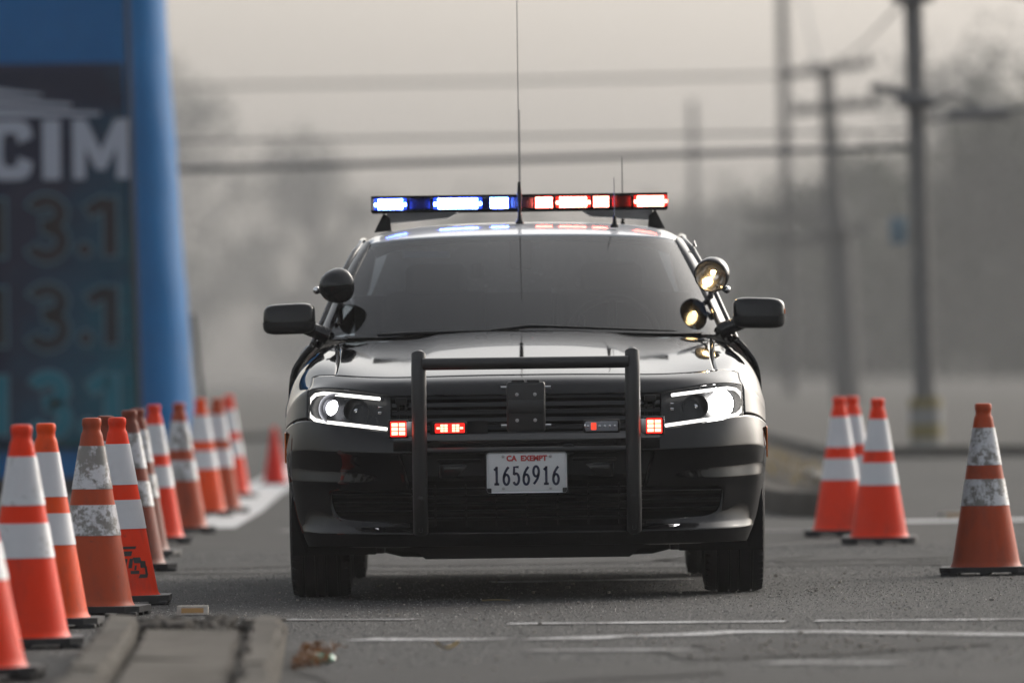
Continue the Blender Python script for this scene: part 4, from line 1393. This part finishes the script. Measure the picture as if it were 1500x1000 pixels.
for s in (-1, 1):
    rows = [[(s * x, y, z) for x, y, z in side_row(y)] for y in st]
    def seg(i0, i1, name, gap=.0025):
        R_ = [[Vector(p) for p in r] for r in rows[i0:i1 + 1]]
        fine = []
        for r in R_:
            q = []
            for i in range(len(r) - 1):
                p0, p1, p2, p3 = r[max(0, i - 1)], r[i], r[i + 1], r[min(len(r) - 1, i + 2)]
                for t in (0, .25, .5, .75):
                    q.append(p1 * (1 - t) + p2 * t + (p1 - p0 - (p2 - p1)) * (t * (1 - t) ** 2 * .5) + ((p2 - p1) - (p3 - p2)) * (t * t * (1 - t) * .5))
            q.append(r[-1]); fine.append(q)
        for p in fine[0]: p.y += gap
        for p in fine[-1]: p.y -= gap
        o = MB().grid(fine).build(name, M['black'], car)
        md = o.modifiers.new('thick', 'SOLIDIFY'); md.thickness = .02; md.offset = 0
        return o
    d1 = seg(0, 3, 'front_door'); d2 = seg(3, 6, 'rear_door'); seg(6, 13, 'rear_quarter')
    for d, y in ((d1, 1.62), (d2, 2.50)):
        MB().box((s * .965, y, .87), (.03, .20, .03), None, .012).build('door_handle', M['black'], d)
    MB().prism([(.70, .20), (2.62, .20), (2.62, .24), (.70, .24)], lambda a, b, d: (s * (.86 + d), a, b), .02).build('sill_trim', M['plastic'], car)

# ---- rear end
def grid_part(name, rows, mat, solid=.012, off=-1, sub=2):
    full = [[(-x, y, z) for x, y, z in r[:0:-1]] + list(r) for r in rows]
    o = MB().grid(full).build(name, mat, car, angle=0)
    md = o.modifiers.new('s', 'SUBSURF'); md.levels = md.render_levels = sub; md.boundary_smooth = 'PRESERVE_CORNERS'
    if solid:
        m2 = o.modifiers.new('t', 'SOLIDIFY'); m2.thickness = solid; m2.offset = off
    return o
grid_part('trunk_lid', [[(0, 3.62, 1.09), (.35, 3.61, 1.085), (.6, 3.58, 1.07), (.80, 3.50, 1.05)], [(0, 3.9, 1.085), (.35, 3.9, 1.08), (.6, 3.88, 1.07), (.79, 3.8, 1.05)], [(0, 4.10, 1.08), (.35, 4.09, 1.075), (.6, 4.06, 1.06), (.76, 4.0, 1.04)], [(0, 4.14, 1.0), (.35, 4.13, 1.0), (.6, 4.10, .99), (.77, 4.05, .98)], [(0, 4.12, .72), (.35, 4.11, .72), (.6, 4.09, .72), (.78, 4.06, .72)]], M['black'])
grid_part('rear_bumper', [[(0, 4.13, .71), (.4, 4.12, .71), (.72, 4.08, .71), (.83, 4.02, .71)], [(0, 4.18, .60), (.4, 4.17, .60), (.74, 4.12, .60), (.85, 4.02, .60)], [(0, 4.16, .40), (.4, 4.15, .40), (.72, 4.10, .40), (.84, 4.0, .40)], [(0, 4.08, .26), (.4, 4.07, .26), (.70, 4.02, .26), (.82, 3.95, .26)]], M['black'])
tl = MB().grid([[(x, 4.145 - .09 * (x / .76) ** 2 + .005, z) for x in np.linspace(-.74, .74, 14)] for z in (.80, .93)]).build('tail_light', M['ledoff_red'], car)

# ---- greenhouse
WS0 = [(0, .61, 1.054), (.4, .67, 1.042), (.70, .82, 1.030), (.805, .935, 1.030)]
WS1 = [(0, 1.48, 1.455), (.35, 1.49, 1.452), (.55, 1.545, 1.441), (.632, 1.61, 1.430)]
def ws(t, bulge=.018):
    out = []
    for a, b in zip(WS0, WS1):
        p = Vector(a).lerp(Vector(b), t)
        p += Vector((0, -.5, .86)) * bulge * 4 * t * (1 - t)
        out.append(tuple(p))
    return out
wsr = [ws(t) for t in (0, .2, .4, .6, .8, 1)]
grid_part('windshield', wsr, M['windscreen'], 0)
# black ceramic border along the lower edge and sides of the glass (just inside)
def inner(p, d=.006):
    return (p[0], p[1] + d * .6, p[2] - d)
fb = [[inner(p) for p in ws(t)] for t in (0, .035)]
grid_part('glass_border', fb, M['gloss'], 0)
fb = [[inner(p) for p in ws(t)] for t in (.955, 1.0)]
grid_part('glass_border', fb, M['gloss'], 0)
roof_rows = [
    [(0, 1.483, 1.459), (.35, 1.493, 1.456), (.55, 1.548, 1.445), (.634, 1.612, 1.434), (.662, 1.68, 1.414)],
    [(0, 1.60, 1.482), (.35, 1.61, 1.477), (.55, 1.65, 1.462), (.632, 1.70, 1.446), (.668, 1.76, 1.424)],
    [(0, 1.85, 1.512), (.35, 1.85, 1.505), (.55, 1.87, 1.487), (.630, 1.9, 1.464), (.670, 1.92, 1.438)],
    [(0, 2.25, 1.530), (.35, 2.25, 1.523), (.54, 2.25, 1.503), (.625, 2.25, 1.478), (.668, 2.25, 1.447)],
    [(0, 2.70, 1.520), (.34, 2.70, 1.512), (.53, 2.70, 1.491), (.61, 2.70, 1.465), (.657, 2.7, 1.432)],
    [(0, 3.05, 1.475), (.33, 3.05, 1.467), (.50, 3.02, 1.448), (.58, 2.98, 1.430), (.642, 2.95, 1.402)]]
grid_part('roof', roof_rows, M['white'], .02, -1, 3)
grid_part('rear_window', [[(0, 3.055, 1.470), (.33, 3.055, 1.462), (.5, 3.03, 1.443), (.578, 2.99, 1.426)], [(0, 3.35, 1.30), (.36, 3.34, 1.29), (.56, 3.28, 1.27), (.65, 3.22, 1.25)], [(0, 3.61, 1.10), (.4, 3.60, 1.10), (.62, 3.54, 1.085), (.74, 3.46, 1.07)]], M['sideglass'], 0)
RAIL = [(.868, 1.02, 1.004), (.82, 1.20, 1.12), (.765, 1.40, 1.26), (.705, 1.60, 1.382), (.672, 1.76, 1.424), (.674, 1.92, 1.438), (.672, 2.25, 1.447), (.661, 2.7, 1.432), (.646, 2.95, 1.402), (.68, 3.22, 1.26), (.77, 3.50, 1.065)]
WSE = [ws(t)[3] for t in (0, .25, .5, .75, 1)]
for s in (-1, 1):
    # A pillar: from the glass edge out to the rail
    inn = [WSE[0], WSE[1], WSE[2], WSE[3], WSE[4]]
    mid = []
    outr = RAIL[0:5]
    rows = []
    for a, b in zip(inn, outr):
        a = Vector(a); b = Vector(b)
        m1_ = a.lerp(b, .25) + Vector((0, -.022, .014)); m2_ = a.lerp(b, .72) + Vector((.010, -.016, .014))
        bb = b + Vector((-.03, .05, -.02))
        rows.append([(s * p.x, p.y, p.z) for p in (a, m1_, m2_, b, bb)])
    o = MB().grid(rows).build('a_pillar', M['black'], car, angle=0)
    md = o.modifiers.new('s', 'SUBSURF'); md.levels = md.render_levels = 2
    # roof rail with weather strip
    MB().tube([(s * (x + .002), y, z + .004) for x, y, z in RAIL[0:]], .016, 10).build('roof_rail', M['black'], car)
    # side glass and pillars
    belt = [(.868, y, side_row(max(.715, y))[0][2]) for y in (1.04, 1.22, 1.42, 1.62, 1.80, 1.98, 2.3, 2.72, 2.95, 3.2, 3.48)]
    g = [[(s * (x - .006), y, z) for x, y, z in RAIL], [(s * (b[0] - .004), b[1], b[2]) for b in belt]]
    MB().grid(g).build('side_window', M['sideglass'], car)
    MB().prism([(1.83, 1.0), (1.93, 1.0), (1.96, 1.43), (1.88, 1.43)], lambda a, b, d: (s * (.868 - (b - 1.0) / .43 * .196 - .004 + d), a, b), .006).build('b_pillar', M['gloss'], car)
    MB().prism([(2.78, 1.01), (3.50, 1.06), (3.0, 1.39), (2.90, 1.40)], lambda a, b, d: (s * (.868 - (b - 1.0) / .43 * .205 - .004 + d), a, b), .012).build('c_pillar', M['black'], car)
    # little clip on the roof edge, one side only in the photograph
    if s > 0:
        MB().tube([(.70, 1.62, 1.385), (.712, 1.60, 1.40), (.717, 1.60, 1.425), (.722, 1.60, 1.40)], .004, 8).build('roof_clip', M['chrome'], car)

# ---- mirrors
for s in (-1, 1):
    x0 = .965
    def mirror_shell(hw, hd, hh, cz, z0=-1, z1=1, grow=1.0):
        P = []
        for jj in range(17):
            ph = -math.pi / 2 + math.pi * jj / 16
            row = []
            for kk in range(33):
                th = 2 * math.pi * kk / 32
                pw = lambda v, e: math.copysign(abs(v) ** e, v)
                z = min(z1, max(z0, pw(math.sin(ph), .42))); cx = pw(math.cos(ph), .42)
                x = pw(math.cos(th), .45) * cx; y = pw(math.sin(th), .75) * cx
                taper = 1 - .06 * (1 - s * x) * .5
                row.append((s * x0 + hw * x * grow, .96 + hd * y * grow * (1.0 - .12 * z), cz + hh * z * taper * grow - .006 * s * x * (z > 0)))
            P.append(row)
        return MB().grid(P)
    o = mirror_shell(.107, .068, .064, 1.117).build('side_mirror', M['black'], car, angle=0)
    mirror_shell(.1075, .0685, .0645, 1.1165, -1, -.20, 1.012).build('mirror_skirt', M['plastic'], o, angle=50)
    MB().tube([(s * .81, .98, 1.045), (s * .85, .975, 1.062), (s * .91, .965, 1.085)], .03, 12, True, [.036, .03, .028]).build('mirror_arm', M['gloss'], o)
    MB().box((s * x0, 1.028, 1.116), (.19, .006, .10), None, .003).build('mirror_glass', M['chrome'], o)
    if s > 0:
        MB().box((s * (x0 + .104), .945, 1.122), (.008, .03, .022), None, .003).build('turn_signal', M['amber'], o)

# ---- spotlights on the A pillars
def spotlight(x, y, z, aim, lit, s):
    root = empty('spotlight', (x, y, z)); root.parent = car
    q = Vector(aim).normalized().to_track_quat('Z', 'Y').to_matrix().to_4x4()
    prof = [(.002, -.088), (.022, -.085), (.042, -.074), (.058, -.055), (.068, -.03), (.0725, -.004), (.0735, .012), (.071, .020), (.066, .021)]
    MB().lathe(prof, 36, q).build('lamp_shell', M['gloss'], root)
    MB().lathe([(.066, .018), (.062, .0), (.050, -.025), (.03, -.045), (.004, -.052)], 32, q).build('lamp_bowl', M['reflector'], root)
    MB().lathe([(.0665, .016), (.05, .024), (.028, .029), (.001, .031)], 32, q).build('lamp_glass', M['lens'], root)
    if lit:
        bm = bmesh.new(); bmesh.ops.create_uvsphere(bm, u_segments=12, v_segments=8, radius=.0085)
        bmesh.ops.transform(bm, matrix=q @ Matrix.Translation((.0, .004, -.018)), verts=bm.verts)
        me = bpy.data.meshes.new('bulb'); bm.to_mesh(me); bm.free(); link_mesh('bulb', me, M['bulb'], root, True)
    dn = Vector((s * .052, .02, -.062)) if s > 0 else Vector((s * .082, .02, -.018))
    MB().tube([Vector((s * .02, .03, -.04)), dn], .011, 10).build('lamp_yoke', M['chrome'], root)
    bm = bmesh.new(); bmesh.ops.create_uvsphere(bm, u_segments=14, v_segments=10, radius=.016)
    bmesh.ops.translate(bm, vec=dn + Vector((s * .008, 0, 0)), verts=bm.verts)
    me = bpy.data.meshes.new('pivot_knob'); bm.to_mesh(me); bm.free(); link_mesh('pivot_knob', me, M['chrome'], root, True)
    # shaft into the pillar
    MB().tube([Vector((-s * .005, .03, -.06)), Vector((-s * .005, .10, -.15))], .012, 10).build('lamp_shaft', M['chrome'], root)
    return root
spotlight(-.765, 1.13, 1.252, (.55, .62, .12), False, -1)
spotlight(.778, 1.13, 1.277, (-.30, -.88, -.36), True, 1)

# ---- wipers
for pts in ([(-.14, .60, 1.055), (.02, .612, 1.072), (.10, .615, 1.070), (.40, .67, 1.056), (.62, .79, 1.046)], [(-.60, .76, 1.045), (-.45, .71, 1.050), (-.20, .655, 1.055), (-.02, .63, 1.056)]):
    MB().tube(pts, .006, 8, True, [.007, .008] + [.006] * (len(pts) - 4) + [.005, .003]).build('wiper', M['plastic'], car)

# ---- cabin
MB().grid([[(x, .78, 1.035) for x in np.linspace(-.72, .72, 9)], [(x, 1.0, 1.045 - .0) for x in np.linspace(-.74, .74, 9)], [(x, 1.25, 1.02) for x in np.linspace(-.74, .74, 9)], [(x, 1.32, .85) for x in np.linspace(-.74, .74, 9)], [(x, 1.35, .4) for x in np.linspace(-.74, .74, 9)]]).build('dashboard', M['interior'], car)
MB().box((0, 2.35, .42), (1.5, 2.4, .10), None, .02).build('cabin_floor', M['interior'], car)
part_ = MB().box((0, 2.25, 1.02), (1.44, .02, .40), None, .01).build('prisoner_partition', M['interior'], car)
for s in (-1, 1):
    st_ = empty('seat', (s * .37, 1.95, 0)); st_.parent = car
    MB().box((0, -.12, .60), (.48, .50, .18), None, .06, 4).build('seat_cushion', M['seat'], st_)
    MB().box((0, .16, .93), (.46, .14, .62), Matrix.Rotation(R(-12), 3, 'X'), .06, 4).build('seat_backrest', M['seat'], st_)
    MB().box((0, .22, 1.27), (.26, .10, .16), Matrix.Rotation(R(-8), 3, 'X'), .04, 4).build('headrest', M['seat'], st_)
sw = MB()
mt = Matrix.Translation((.37, 1.42, 1.02)) @ Matrix.Rotation(R(-65), 4, 'X')
tor = []
for k in range(33):
    a = 2 * math.pi * k / 32
    tor.append(mt @ Vector((.185 * math.cos(a), .185 * math.sin(a), 0)))
sw.tube(tor, .015, 10, False)
sw.tube([mt @ Vector((-.18, 0, 0)), mt @ Vector((.18, 0, 0))], .02, 8)
sw.tube([mt @ Vector((0, 0, 0)), mt @ Vector((0, -.18, 0))], .02, 8)
sw.build('steering_wheel', M['plastic'], car)
# camera pod and mirror at the top of the glass, radar and computer screen lower down
MB().box((-.01, 1.515, 1.375), (.10, .10, .13), None, .015, 3).build('camera_pod', M['plastic'], car)
MB().box((-.19, 1.36, 1.31), (.05, .05, .06), None, .012, 3).build('dash_camera', M['interior'], car)
MB().box((-.02, 1.20, 1.12), (.28, .03, .20), Matrix.Rotation(R(-15), 3, 'X'), .01).build('computer_screen', M['interior'], car)
MB().tube([(.24, 1.15, 1.06), (.24, 1.15, 1.12)], .012, 8).build('radar_antenna', M['steel'], car)
pws = Vector(ws(.90)[0]).lerp(Vector(ws(.90)[2]), .74)
stk = MB().grid([[(-.50 + .195 * i / 4, (lambda q: q.y + .012)(Vector((0, np.interp(.40 - .0, [0, 1], [ws(t)[1][1], ws(t)[2][1]]), 0))), np.interp(.4, [0, 1], [ws(t)[1][2], ws(t)[2][2]]) - .010) for i in range(5)] for t in (.80, .875)]).build('windscreen_sticker', M['sticker'], car)

# ---- roof light bar
LBY = 1.90
lb = empty('light_bar', (-.012, LBY + .45, 1.606)); lb.parent = car; lb.scale = (1.012, 1, 1)
def lbm(name, mat, fnc, parent=lb, smooth=True):
    mb = MB(); fnc(mb); return mb.build(name, M[mat], parent, smooth)
lbm('light_bar_tray', 'matte', lambda m: m.box((0, .0, -.030), (1.246, .30, .012), None, .005))
lbm('light_bar_lid', 'matte', lambda m: m.box((0, .0, .031), (1.246, .30, .006), None, .002))
lbm('light_bar_core', 'dark', lambda m: m.box((0, .115, 0), (1.20, .06, .052)))
secs = [(-.622, -.40, 'clear_dome'), (-.396, -.02, 'clear_dome'), (-.016, .04, 'clear_dome'), (.044, .40, 'clear_dome'), (.404, .622, 'clear_dome')]
for a, b, mname in secs:
    lbm('light_bar_dome', mname, lambda m: m.box(((a + b) / 2, -.146, 0), (b - a, .006, .056), None, .002, 1))
for s in (-1, 1):
    lbm('light_bar_end', 'clear_dome', lambda m: m.box((s * .620, 0, 0), (.006, .28, .056), None, .002, 1))
    lbm('light_bar_foot', 'plastic', lambda m: m.prism([(.612, -.118), (.54, -.112), (.545, -.060), (.572, -.036)], lambda a, b, d: (s * a, -.05 + d, b), .10), smooth=False)
    lbm('light_bar_bracket', 'barwhite', lambda m: m.prism([(.56, -.036), (.26, -.036), (.30, -.060), (.555, -.080)], lambda a, b, d: (s * a, -.02 + d, b), .16), smooth=False)
def module(x0, x1, led, body, n, rows=3, h=.050):
    b = lbm('led_module', body, lambda m: m.box(((x0 + x1) / 2, .056, 0), (x1 - x0, .03, h + .004), None, .004))
    if led:
        mb = MB()
        for i in range(n):
            for j in range(rows):
                if n >= 9 and i in (0, n - 1) and j != rows // 2: continue
                u = x0 + (x1 - x0) * (i + .5) / n; v = h * ((j + .5) / rows - .5)
                mb.box((u, .037, v), ((x1 - x0) / n * .80, .008, h / rows * .84), None, .0012, 1)
        mb.build('led_array', M[led], b, smooth=False)
    return b
module(-.612, -.476, 'blue_led', 'blue_glow', 9)
module(-.462, -.378, None, 'ledoff_blue', 0)
module(-.362, -.158, 'blue_led', 'blue_glow', 12)
module(-.124, -.046, 'blue_led', 'blue_glow', 5)
module(-.034, .058, None, 'ledoff', 0)
module(.068, .140, 'red_led', 'red_glow', 6)
module(.154, .300, 'red_led', 'red_glow', 10)
module(.312, .378, 'red_led', 'red_glow', 5)
module(.392, .470, None, 'ledoff_red', 0)
module(.484, .622, 'red_led', 'red_glow', 11)

# ---- antennas
def antenna(x, y, z, h, rb, rt, foot):   # foot, then whip
    a = MB().lathe([(foot * 1.5, 0), (foot * 1.4, .008), (foot * .8, .02), (foot * .5, .05)], 16, Matrix.Translation((x, y, z)), cap0=True, cap1=True).build('antenna', M['plastic'], car)
    MB().tube([(x, y, z + .04), (x, y, z + .04 + (h - .04) * .5), (x, y, z + h)], rb, 8, True, [rb, (rb + rt) / 2, rt]).build('whip', M['whip'], a)
    return a
a1 = antenna(-.012, 1.83, 1.508, .98, .0022, .0016, .012)
MB().tube([(-.012, 1.83, 1.515), (-.012, 1.83, 1.555), (-.012, 1.83, 1.635), (-.012, 1.83, 1.685)], .009, 10, True, [.006, .007, .010, .006]).build('loading_coil', M['plastic'], a1)
antenna(-.006, 2.75, 1.515, .50, .0025, .0016, .010)
antenna(.385, 1.66, 1.485, .21, .0022, .0016, .012)
antenna(.43, 2.5, 1.50, .30, .003, .002, .010)
